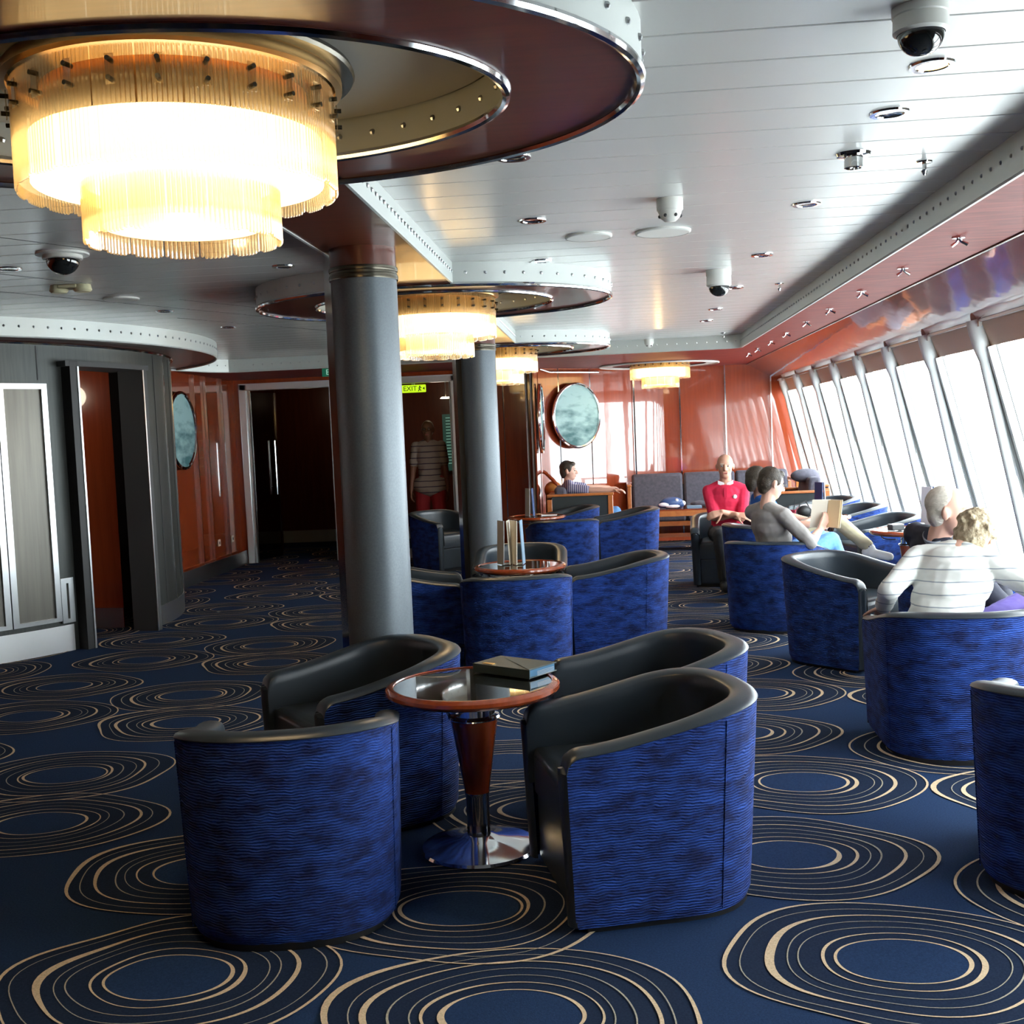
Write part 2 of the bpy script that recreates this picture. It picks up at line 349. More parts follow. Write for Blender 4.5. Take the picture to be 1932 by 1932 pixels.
# ---------------- riveted metal bands ----------------
def band_path(pts, z0, z1, closed=False, side=1, step=.11, rivet=.0095, mb=None, th=.012):
    """vertical plate along a path (2D), rivets on the side given"""
    mb = mb or MB(); P2 = [Vector((p[0], p[1], 0)) for p in pts]; L = len(P2); N = []
    for i in range(L):
        d = (P2[(i + 1) % L] - P2[i - 1]) if closed else (P2[min(i + 1, L - 1)] - P2[max(i - 1, 0)])
        d.normalize(); N.append(Vector((d.y, -d.x, 0)) * side)
    vs = []
    for p, n_ in zip(P2, N):
        for o, z in ((0, z0), (th, z0), (th, z1), (0, z1)): q = p + n_ * o; vs.append((q.x, q.y, z))
    fs = []
    for i in range(L if closed else L - 1):
        j = (i + 1) % L
        for k in range(4): k2 = (k + 1) % 4; fs.append((4 * i + k, 4 * i + k2, 4 * j + k2, 4 * j + k))
    mb.add(vs, fs, 0)
    acc = step / 2; zr = z0 + (z1 - z0) * .52
    for i in range(L if closed else L - 1):
        a, b = P2[i], P2[(i + 1) % L]; sl = (b - a).length; t = acc
        while t < sl:
            p = a.lerp(b, t / sl) + N[i].lerp(N[(i + 1) % L], t / sl) * th; mb.ball((p.x, p.y, zr), rivet, 4, 1); t += step
        acc = t - sl
    return mb
def ell(cx, cy, rx, ry, n=96, a0=0, a1=2 * PI): 
    full = abs(a1 - a0 - 2 * PI) < 1e-6
    return [(cx + rx * math.cos(a0 + (a1 - a0) * i / n), cy + ry * math.sin(a0 + (a1 - a0) * i / n)) for i in range(n if full else n + 1)]
def annulus(mb, c, ro, ri, z, mi=0, n=96, zt=None):
    vs = [(x, y, z) for x, y in ell(c[0], c[1], *ro, n)] + [(x, y, z) for x, y in ell(c[0], c[1], *ri, n)]
    mb.add(vs, [(i, (i + 1) % n, n + (i + 1) % n, n + i) for i in range(n)], mi)
ZB = 2.33
def ceiling_ring(idx, cx, cy, rx, ry, ix, iy, recess=True):
    root = tag(empty('trim_%d' % idx, (0, 0, 0)), kind='structure')
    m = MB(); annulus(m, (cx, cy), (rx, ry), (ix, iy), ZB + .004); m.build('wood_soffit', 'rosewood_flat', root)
    band_path(ell(cx, cy, rx, ry), ZB, CEIL, True, 1).build('outer_band', ['band', 'steel'], root)
    band_path(ell(cx, cy, ix, iy), ZB, CEIL - .015, True, -1, th=.01).build('inner_band', ['band', 'steel'], root)
    MB().tube([(x, y, ZB) for x, y in ell(cx, cy, rx + .008, ry + .008)], .013, 8, closed=True).build('outer_rim', 'chrome', root)
    MB().tube([(x, y, ZB) for x, y in ell(cx, cy, ix - .006, iy - .006)], .013, 8, closed=True).build('inner_rim', 'chrome', root)
    m = MB(); m.add([(x, y, CEIL - .018) for x, y in ell(cx, cy, ix - .02, iy - .02)], [tuple(range(96))]); m.build('recess_panel', 'ceiling_plain', root)
    return root
ceiling_ring(2, -1.02, 2.81, 1.12, .85, .81, .585)
ceiling_ring(3, -1.05, 7.15, 1.09, .90, .74, .66)
ceiling_ring(4, -1.05, 11.4, 1.09, .86, .74, .66)
def beam(idx, y0, y1):
    root = tag(empty('trim_%d' % idx), kind='structure')
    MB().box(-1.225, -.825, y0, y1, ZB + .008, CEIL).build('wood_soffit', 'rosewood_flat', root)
    band_path([(-.825, y0), (-.825, y1)], ZB + .004, CEIL, step=.075, side=1).build('side_band', ['band', 'steel'], root)
    band_path([(-1.225, y0), (-1.225, y1)], ZB + .004, CEIL, step=.075, side=-1).build('side_band', ['band', 'steel'], root)
beam(5, 3.62, 6.27); beam(6, 8.0, 10.56); beam(8, -4.2, 2.0)
# cornice round the edge of the ceiling
XC = 1.43; YC = 12.35
root = tag(empty('trim_9'), kind='structure')
path = [(XC, -4.2), (XC, YC - .12), (XC - .03, YC - .04), (XC - .1, YC)] + [(-3.98, YC + .05), (-4.14, YC + .03), (-4.3, YC - .15), (-4.62, 11.3)]
band_path(path, ZB - .015, CEIL, side=-1, step=.105, rivet=.008).build('riveted_band', ['band', 'steel'], root)
MB().tube([(p[0], p[1], ZB - .012) for p in path], .012, 6).build('edge_bead', 'band', root)

# ---------------- lower soffit and fascia above the windows ----------------
sof = MB(); ZS = 2.325
# flat soffit along windows and in front of the end wall (with hole for the far lamp ring)
sof.add([(XC, -4.2, ZS), (1.92, -4.2, ZS), (1.92, YC, ZS), (XC, YC, ZS)], [(0, 1, 2, 3)])
sof.add([(-.9, YC, ZS), (1.92, YC, ZS), (1.92, 16.05, ZS), (-.9, 16.05, ZS)], [(0, 1, 2, 3)])
sof.add([(-4.14, YC + .03, ZS), (-.9, YC, ZS), (-.9, 14.3, ZS), (-4.75, 14.3, ZS), (-4.75, 11.1, ZS), (-4.62, 11.3, ZS), (-4.3, YC - .15, ZS)], [(0, 1, 2, 3, 4, 5, 6)])
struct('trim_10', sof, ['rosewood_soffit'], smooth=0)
fa = MB()
fa.add([(1.92, -4.2, ZS), (2.34, -4.2, 2.09), (2.34, 16.05, 2.09), (1.92, 16.05, ZS)], [(0, 1, 2, 3)])
fas = struct('trim_11', fa, ['rosewood_fascia'], smooth=0)
MB().box(1.912, 1.928, -4.2, 16.05, ZS - .008, ZS + .003).build('dark_bead', 'dark_rim', fas)
MB().box(2.332, 2.352, -4.2, 16.05, 2.078, 2.094).build('lower_bead', 'steel', fas)
hd = MB().add([(2.352, -4.2, 2.085), (2.42, -4.2, 1.93), (2.42, 16.05, 1.93), (2.352, 16.05, 2.085)], [(0, 1, 2, 3)])
struct('trim_12', hd, ['header'], smooth=0)
# ---------------- slanted windows ----------------
SL = .264; GX0, GZ0, GZ1 = 2.42, 1.93, .48
def gx(z, off=0): return GX0 + (GZ0 - z) * SL + off
YP = [7.51 + 1.147 * k for k in range(-10, 8)]
dv = Vector((gx(GZ1) - gx(GZ0), 0, GZ1 - GZ0)); dl = dv.length; dn = dv.normalized(); dnn = Vector((dn.z, 0, -dn.x))  # inward normal-ish
post_proto = None
wb = MB().add([(2.36, -4.2, 2.09), (gx(GZ1) - .02, -4.2, GZ1), (gx(GZ1) - .02, 1.8, GZ1), (2.36, 1.8, 2.09)], [(0, 1, 2, 3)]); struct('wall_light_block', wb, ['rosewood'], smooth=0)  # unseen solid wall, added to cut window light near and behind the camera
for i in range(len(YP)):
    if YP[i] < 1.7: continue
    ya = YP[i]; yb = YP[i + 1] if i + 1 < len(YP) else 16.0
    root = tag(empty('window_%d' % (i + 1), (gx(1.2), ya, 1.2)), kind='structure')
    def loc(mb, nm, mt): 
        o = mb.build(nm, mt); o.parent = root; o.matrix_parent_inverse = Matrix.Translation(-root.location); return o
    mid = lambda y, off=0: Vector((gx((GZ0 + GZ1) / 2), y, (GZ0 + GZ1) / 2)) + dnn * off
    m = MB(); m.obox(mid((ya + yb) / 2), dn * dl / 2, (0, (yb - ya) / 2 - .05, 0), dnn * .004); loc(m, 'pane', 'pane')
    for o_ in (-.055, .055):
        m = MB(); m.obox(mid(ya + o_, .0), dn * dl / 2, (0, .018, 0), dnn * .035); loc(m, 'mullion', 'window_frame')
    m = MB(); m.obox(mid(ya, .0), dn * dl / 2, (0, .034, 0), dnn * .02); loc(m, 'gasket', 'window_gasket')
    m = MB(); m.obox(mid(yb - .16, .0), dn * dl / 2, (0, .006, 0), dnn * .012); loc(m, 'gasket', 'window_gasket')
    # round inner post, thickened into a fin at its head
    p0 = Vector((2.335, ya, 2.10)); p1 = Vector((gx(GZ1) - .13, ya, GZ1))
    m = MB(); m.tube([p0, p0.lerp(p1, .05), p0.lerp(p1, .11), p0.lerp(p1, .16), p1], [.058, .058, .05, .034, .032], 14); loc(m, 'post', 'post_white')
    m = MB(); m.box(2.325, 2.345, ya - .10, ya - .07, 2.05, 2.085); loc(m, 'blind_hook', 'white_plastic')
sl = MB(); sl.box(gx(GZ1) - .17, 3.05, -4.2, 16.05, GZ1 - .05, GZ1)
struct('trim_13', sl, ['sill'], bevel=.01)
w = MB(); w.box(gx(GZ1) - .03, 3.05, -4.2, 16.05, 0, GZ1 - .05); struct('wall_right', w, ['sofa_back'])
w = MB(); w.box(-6.6, 3.05, -4.3, -4.2, 0, CEIL); struct('wall_back', w, ['foyer_wood'])
w = MB(); w.box(-6.6, -6.5, -4.2, 18, 0, CEIL); struct('wall_left', w, ['rosewood'])
w = MB().box(2.36, 2.60, -4.2, 16.05, 2.09, 2.5); struct('trim_14', w, ['window_frame'])

# ---------------- end wall in rosewood (angled, then curved, then flat) ----------------
def wall_path(name, pts, z0, z1, m, seams, parent=None):
    mb = MB(); vs = [(p[0], p[1], z) for p in pts for z in (z0, z1)]
    mb.add(vs, [(2 * i, 2 * i + 2, 2 * i + 3, 2 * i + 1) for i in range(len(pts) - 1)])
    d = Vector((pts[-1][0] - pts[0][0], pts[-1][1] - pts[0][1])).normalized() * .04
    mb.add([(v[0] - d.y, v[1] + d.x, v[2]) for v in vs], [(2 * i, 2 * i + 2, 2 * i + 3, 2 * i + 1) for i in range(len(pts) - 1)])
    o = struct(name, mb, [m], smooth=60)
    for (x, y) in seams: MB().box(x - .009, x + .009, y - .03, y - .02, z0, z1).build('chrome_seam', 'chrome', o)
    return o
wall_path('wall_side', [(-.86, 14.25), (-.86, 14.62)], 0, CEIL, 'rosewood', [])
wall_path('wall_angle', [(-.86, 14.62), (-.04, 15.42)], 0, CEIL, 'rosewood', [(-.62, 14.88), (-.22, 15.27)])
cur = [(-.04, 15.42)]
for k in range(1, 15):
    t = k / 14; cur.append((-.04 + .82 * t, 15.42 + .58 * (1 - (1 - t) ** 1.9)))
wall_path('wall_curve', cur, 0, CEIL, 'rosewood_wavy', [(.37, 15.84)])
wall_path('wall_end', [(.78, 16.0), (3.05, 16.0)], 0, CEIL, 'rosewood', [(1.0, 16), (1.62, 16), (2.24, 16)])
# rail where soffit meets wall
MBr = MB().tube([(-.83, 14.55, ZS - .015), (-.72, 14.7, ZS - .05), (-.1, 15.3, ZS - .05)], .014, 8)
struct('trim_15', MBr, ['chrome'])
# ---------------- wall with the two glazed doorways ----------------
YD = 14.2
def dwall(name, xs): 
    m = MB()
    for a, b, z0, z1 in xs: m.box(a, b, YD, YD + .08, z0, z1)
    return struct(name, m, ['rosewood'])
dw = dwall('wall_far', [(-6.5, -4.62, 0, CEIL), (-3.36, -3.10, 0, CEIL), (-1.84, -.84, 0, CEIL), (-4.62, -3.36, 2.27, CEIL), (-3.10, -1.84, 2.27, CEIL)])
for x in (-1.28, ): MB().box(x - .007, x + .007, YD - .012, YD, 0, ZS).build('chrome_seam', 'chrome', dw)
for x in (-.99, -.93, -.87): MB().tube([(x, YD - .02, 0), (x, YD - .02, ZS)], .016, 8).build('chrome_strip', 'bright_steel', dw)
MB().box(-3.10, -.84, YD - .025, YD - .002, 0, .12).build('steel_skirting', 'steel', dw)
# ---------------- left wall between drum and doorway ----------------
def lw(name, pts): return wall_path(name, pts, 0, CEIL, 'rosewood', [])
o = lw('wall_alcove', [(-4.62, 11.0), (-4.66, 12.9), (-4.70, 14.2)])
for (x, y) in [(-4.655, 12.62), (-4.66, 13.0), (-4.68, 13.62)]: MB().box(x + .0, x + .03, y - .008, y + .008, 0, ZS).build('chrome_seam', 'chrome', o)
b = MB(); 
for (a, c) in [((-4.60, 11.2), (-4.64, 12.9)), ((-4.64, 12.9), (-4.67, 14.18))]:
    d = Vector((c[0] - a[0], c[1] - a[1], 0)) / 2; n_ = Vector((d.y, -d.x, 0)).normalized()
    b.obox(((a[0] + c[0]) / 2 + .03, (a[1] + c[1]) / 2, .085), d, n_ * .008, (0, 0, .085))
struct('baseboard_left', b, ['steel'])
# ---------------- doors ----------------
def door(idx, x0, x1, leaves):
    root = tag(empty('door_%d' % idx, ((x0 + x1) / 2, YD, 0)), kind='structure')
    def L(mb, nm, mt, par=root, **k):
        mb.v = [(a - root.location.x, b_ - root.location.y, c) for a, b_, c in mb.v]; return mb.build(nm, mt, par, **k)
    m = MB(); t = .085
    m.box(x0, x0 + t, YD - .03, YD + .11, 0, 2.27); m.box(x1 - t, x1, YD - .03, YD + .11, 0, 2.27); m.box(x0, x1, YD - .03, YD + .11, 2.19, 2.27)
    L(m, 'door_frame', 'bright_steel', bevel=.006)
    m = MB()
    for a in (x0 + t + .004, x1 - t - .03): m.box(a, a + .025, YD + .0, YD + .06, 0, 2.19)
    L(m, 'door_stop', 'steel')
    if leaves:
        for (ax, ang, s_) in ((x0 + t + .03, 1.25, 1), (x1 - t - .03, 1.45, -1)):
            wd = (x1 - x0 - 2 * t) / 2 - .02; ux = Vector((math.cos(ang) * s_, math.sin(ang), 0)); c = Vector((ax, YD + .06, 0)) + ux * wd / 2
            n_ = Vector((-ux.y, ux.x, 0))
            m = MB().obox(c + Vector((0, 0, 1.1)), ux * wd / 2, n_ * .006, (0, 0, 1.07)); lf = L(m, 'glass_leaf', 'door_glass')
            e = Vector((ax, YD + .06, 0)) + ux * (wd - .12)
            m = MB()
            for q in (-1, 1): m.tube([e + n_ * .05 * q + Vector((0, 0, .85)), e + n_ * .05 * q + Vector((0, 0, 1.55))], .014, 8)
            for z in (.95, 1.45): m.tube([e - n_ * .05 + Vector((0, 0, z)), e + n_ * .05 + Vector((0, 0, z))], .008, 6)
            h = L(m, 'pull_handle', 'chrome')
            m = MB().obox(Vector((ax, YD + .06, 1.1)) + ux * wd, ux * .012, n_ * .012, (0, 0, 1.07)); L(m, 'edge_strip', 'chrome')
    return root
door(1, -4.62, -3.36, True); door(2, -3.10, -1.84, False)
# ---------------- foyer beyond the doorways ----------------
m = MB(); m.box(-6.5, -.86, 17.0, 17.1, 0, 2.4)
for x in (-5.0, -4.0, -3.1): m.box(x - .006, x + .006, 16.985, 17.0, 0, 2.35)
struct('wall_foyer', m, ['foyer_wood'])
m = MB(); m.box(-6.5, -.84, 14.28, 17.1, 2.33, 2.40); struct('trim_16', m, ['foyer_dark'])
m = MB(); m.box(-6.5, -.84, 16.2, 17.1, -.06, 0); struct('trim_17', m, ['carpet_dark'])
m = MB(); m.box(-.90, -.84, 14.65, 17.1, 0, 2.4); struct('wall_foyer_right', m, ['foyer_wood'])
m = MB(); m.box(-3.30, -3.16, 14.28, 17, 0, 2.33); struct('wall_foyer_middle', m, ['foyer_wood'])
m = MB(); m.box(-3.16, -.9, 16.96, 16.985, 0, .18); m.box(-6.4, -3.3, 16.96, 16.985, 0, .18); struct('baseboard_foyer', m, ['sill'])

# ---------------- columns ----------------
def column(x, y, label, ch=0):
    t = thing('column', label, 'column', (x, y, 0))
    MB().lathe([(.145, 0), (.145, 2.215)], 48).build('shaft', 'column_paint', t)
    MB().lathe([(.151, 2.20), (.153, 2.212), (.151, 2.222), (.148, 2.224), (.148, 2.234), (.151, 2.236), (.153, 2.245), (.151, 2.255)], 48).build('collar', 'dark_rim', t)
    MB().lathe([(.146, 2.25), (.146, 2.345)], 48).build('head', 'rosewood_flat', t)
    MB().lathe([(.152, 0), (.152, .14), (.147, .145)], 48).build('foot', 'steel', t)
    a = math.radians(200)
    MB().box(-.172 - ch, -.142 - ch, -.03, .002, 0, 2.34).build('corner_bead', 'chrome', t)
    MB().box(-.168 - ch, -.10, .0, .09 if ch else .05, 0, 2.34).build('dark_channel', 'black', t)
column(-1.05, 5.04, 'grey round column just behind the front seating group')
column(-1.055, 9.55, 'grey round column farther down the lounge behind the second table', .045)

# ---------------- round dark drum at the left, with its own ceiling ring ----------------
DC = (-6.38, 9.45); DR = 2.53
def dpt(a, r=DR): return (DC[0] + r * math.cos(a), DC[1] + r * math.sin(a))
A0 = math.radians(-52); A1 = math.radians(52); AD0 = math.radians(-24.5); AD1 = math.radians(-6.6)
dr = MB()
def arcwall(mb, a0, a1, r, z0, z1, n=24, mi=0, th=.05):
    vs = []
    for i in range(n + 1):
        a = a0 + (a1 - a0) * i / n
        for rr, z in ((r, z0), (r, z1), (r - th, z1), (r - th, z0)): p = dpt(a, rr); vs.append((p[0], p[1], z))
    fs = [(4 * i + k, 4 * i + (k + 1) % 4, 4 * i + 4 + (k + 1) % 4, 4 * i + 4 + k) for i in range(n) for k in range(4)]
    fs += [(0, 1, 2, 3), (4 * n, 4 * n + 1, 4 * n + 2, 4 * n + 3)]
    mb.add(vs, fs, mi)
arcwall(dr, A0, AD0, DR, 0, 2.33); arcwall(dr, AD1, A1, DR, 0, 2.33); arcwall(dr, AD0, AD1, DR, 2.16, 2.33)
drum = struct('wall_drum', dr, ['drum_metal'])
b = MB(); arcwall(b, A0, AD0 - .03, DR + .006, 0, .20, th=.02); b.build('steel_skirting', 'bright_steel', drum)
b = MB(); arcwall(b, AD1 + .03, A1, DR + .006, 0, .17, th=.02); b.build('steel_skirting', 'steel', drum)
# framed panels
def frame_panel(a0, a1, z0, z1):
    m = MB(); arcwall(m, a0, a1, DR + .012, z0, z1, 8, th=.01); p = m.build('infill_panel', 'drum_panel', drum)
    m = MB(); w_ = .045 / DR
    arcwall(m, a0, a0 + w_, DR + .03, z0, z1, 2, th=.03); arcwall(m, a1 - w_, a1, DR + .03, z0, z1, 2, th=.03)
    arcwall(m, a0, a1, DR + .03, z1 - .04, z1, 8, th=.03); arcwall(m, a0, a1, DR + .03, z0, z0 + .03, 8, th=.03)
    m.build('panel_frame', 'steel', p)
frame_panel(math.radians(-49), math.radians(-37.6), .24, 2.02); frame_panel(math.radians(-37.4), math.radians(-28.8), .24, 2.02)
frame_panel(math.radians(-28.7), math.radians(-26.2), .22, .56)
for a in (8, 20, 33): 
    m = MB(); arcwall(m, math.radians(a), math.radians(a + .35), DR + .008, .17, 2.3, 1, th=.012); m.build('panel_joint', 'chrome', drum)
for a in (-41, -30, 2, 14):
    m = MB(); arcwall(m, math.radians(a), math.radians(a + .2), DR + .004, 2.05 if a < 0 else .17, 2.3, 1, th=.01); m.build('panel_joint', 'dark_gray', drum)
# doorway portal
pr = tag(empty('door_3', (*dpt((AD0 + AD1) / 2), 0)), kind='structure')
def PL(mb, nm, mt, **k):
    mb.v = [(a - pr.location.x, b_ - pr.location.y, c) for a, b_, c in mb.v]; return mb.build(nm, mt, pr, **k)
for a in (AD0, AD1):
    m = MB(); arcwall(m, a - .014, a + .014, DR + .10, 0, 2.19, 2, th=.22); PL(m, 'jamb', 'black' if a == AD0 else 'dark_gray')
m = MB(); arcwall(m, AD0 - .028, AD1 + .028, DR + .10, 2.15, 2.19, 8, th=.34); PL(m, 'head', 'dark_gray')
for a in (AD0 + .010, AD1 - .014):
    m = MB(); arcwall(m, a, a + .006, DR + .106, 0, 2.15, 1, th=.01); PL(m, 'edge_strip', 'steel')
# lobby inside the drum
q0 = dpt(math.radians(-3), DR - .3); q1 = dpt(math.radians(4), .9)
def upright(name, p, q, z0, z1, m_, n_=(0, 0), par=None):
    mb = MB().add([(p[0] + n_[0], p[1] + n_[1], z0), (q[0] + n_[0], q[1] + n_[1], z0), (q[0] + n_[0], q[1] + n_[1], z1), (p[0] + n_[0], p[1] + n_[1], z1)], [(0, 1, 2, 3)])
    return mb.build(name, m_, par, smooth=0) if par else struct(name, mb, [m_], smooth=0)
wl = upright('wall_lobby', q0, q1, 0, 2.2, 'rosewood')
upright('steel_skirting', q0, q1, 0, .17, 'steel', (0, -.01), wl)
MB().box(-4.52, -4.51, 9.34, 9.36, .17, 2.15).build('chrome_seam', 'chrome', wl)
upright('wall_lobby_back', (-3.88, 9.75), (-6.3, 10.6), 0, 2.2, 'black')
l = bpy.data.lights.new('lobby_fill', 'POINT'); l.energy = 3; l.color = (1, .85, .65); l.shadow_soft_size = .1; lo = bpy.data.objects.new('lobby_fill', l); COL.objects.link(lo); lo.location = (-4.9, 8.9, 2.0)  # fill light added to brighten the lobby wood, no fixture
MB().box(-5.30, -5.285, 9.19, 9.22, 0, 2.15).build('chrome_seam', 'chrome', o)
# its ceiling ring
root = tag(empty('trim_18'), kind='structure')
RR = 2.95; n = 72; a0, a1 = math.radians(-75), math.radians(75)
pts = [(DC[0] + RR * math.cos(a0 + (a1 - a0) * i / n), DC[1] + RR * math.sin(a0 + (a1 - a0) * i / n)) for i in range(n + 1)]
band_path(pts, ZB - .01, CEIL, side=1, step=.105).build('outer_band', ['band', 'steel'], root)
m = MB(); vs = [(x, y_, ZB) for x, y_ in pts] + [(DC[0] + (x - DC[0]) * DR / RR, DC[1] + (y_ - DC[1]) * DR / RR, ZB) for x, y_ in pts]
m.add(vs, [(i, i + 1, n + 2 + i, n + 1 + i) for i in range(n)]); m.build('wood_soffit', 'rosewood_flat', root)
MB().tube([(x, y_, ZB - .01) for x, y_ in pts], .010, 6).build('rim', 'band', root)
MB().tube([(DC[0] + (x - DC[0]) * (DR + .02) / RR, DC[1] + (y_ - DC[1]) * (DR + .02) / RR, ZB - .012) for x, y_ in pts], .014, 6).build('inner_rim', 'chrome', root)
# ---------------- chandeliers ----------------
def chandelier(label, x, y, top=2.415, sc=1.0):
    t = thing('chandelier', label, 'chandelier', (x, y, top), 0, 'chandeliers in the ceiling rings')
    MB().lathe([(.001, 0), (.43, 0), (.435, -.012), (.43, -.02), (.38, -.022)], 64).build('ceiling_plate', 'dark_rim', t)
    MB().lathe([(.395, -.020), (.402, -.03), (.402, -.048), (.385, -.052)], 64).build('crown', 'crown', t)
    MB().lathe([(.345, -.17), (.345, -.275), (.001, -.275)], 48).build('diffuser', 'diffuser', t)
    MB().lathe([(.315, -.06), (.315, -.17), (.345, -.17)], 48).build('reflector', 'crown', t)
    MB().lathe([(.19, -.275), (.19, -.375), (.001, -.375)], 40).build('lower_diffuser', 'diffuser_low', t)
    def tier(r, z0, z1, N, per, bolts):
        for i in range(N):
            m = MB(); ca = 2 * PI * i / N
            for k in range(per):
                a = ca + 2 * PI / N * ((k + .5) / per - .5) * .97; rr = PI * r / (N * per) * .93
                e = abs((k + .5) / per - .5) * 2; zb = z1 + .012 * e ** 6
                c = (r * math.cos(a), r * math.sin(a))
                m.lathe([(rr, z0), (rr, zb + rr * .8), (rr * .6, zb), (0.0005, zb)], 6, (c[0], c[1], 0))
            p = m.build('glass_panel', 'crystal', t)
            if bolts and i % bolts == 0:
                b = MB(); u = Vector((math.cos(ca), math.sin(ca), 0)); v = Vector((-u.y, u.x, 0))
                b.obox(u * (r + .010) + Vector((0, 0, z0 - .055)), u * .0015, v * .010, (0, 0, .032), 1)
                for z in (z0 - .035, z0 - .075): b.tube([u * (r - .005) + Vector((0, 0, z)), u * (r + .022) + Vector((0, 0, z))], .0055, 8, 0)
                b.build('bolt', ['dark_rim', 'crystal'], p)
    tier(.375, -.055, -.30, 24, 9, 1); tier(.232, -.26, -.415, 16, 8, 0)
    l = bpy.data.lights.new('bulb_glow', 'POINT'); l.energy = 6; l.color = (1, .74, .42); l.shadow_soft_size = .02
    lo = bpy.data.objects.new('bulb_glow', l); COL.objects.link(lo); lo.parent = t; lo.location = (0, 0, -.40)
    return t
ch0 = chandelier('large two-tier glass chandelier nearest the camera, hanging in the big ceiling ring', -1.02, 2.78)
index_kids()
dup(ch0, (-1.05, 7.15, 2.41), 0, 'second glass chandelier, partly hidden behind the front grey column')
dup(ch0, (-1.05, 11.4, 2.41), 0, 'third glass chandelier, right beside the farther grey column')
dup(ch0, (.685, 14.75, 2.425), 0, 'farthest glass chandelier, hanging before the end wall of rosewood')
m = MB(); annulus(m, (.685, 14.95), (.76, .72), (.60, .52), ZS - .012); m.tube([(x, y, ZS - .012) for x, y in ell(.685, 14.95, .76, .72)], .012, 6, closed=True)
struct('trim_19', m, ['band'])

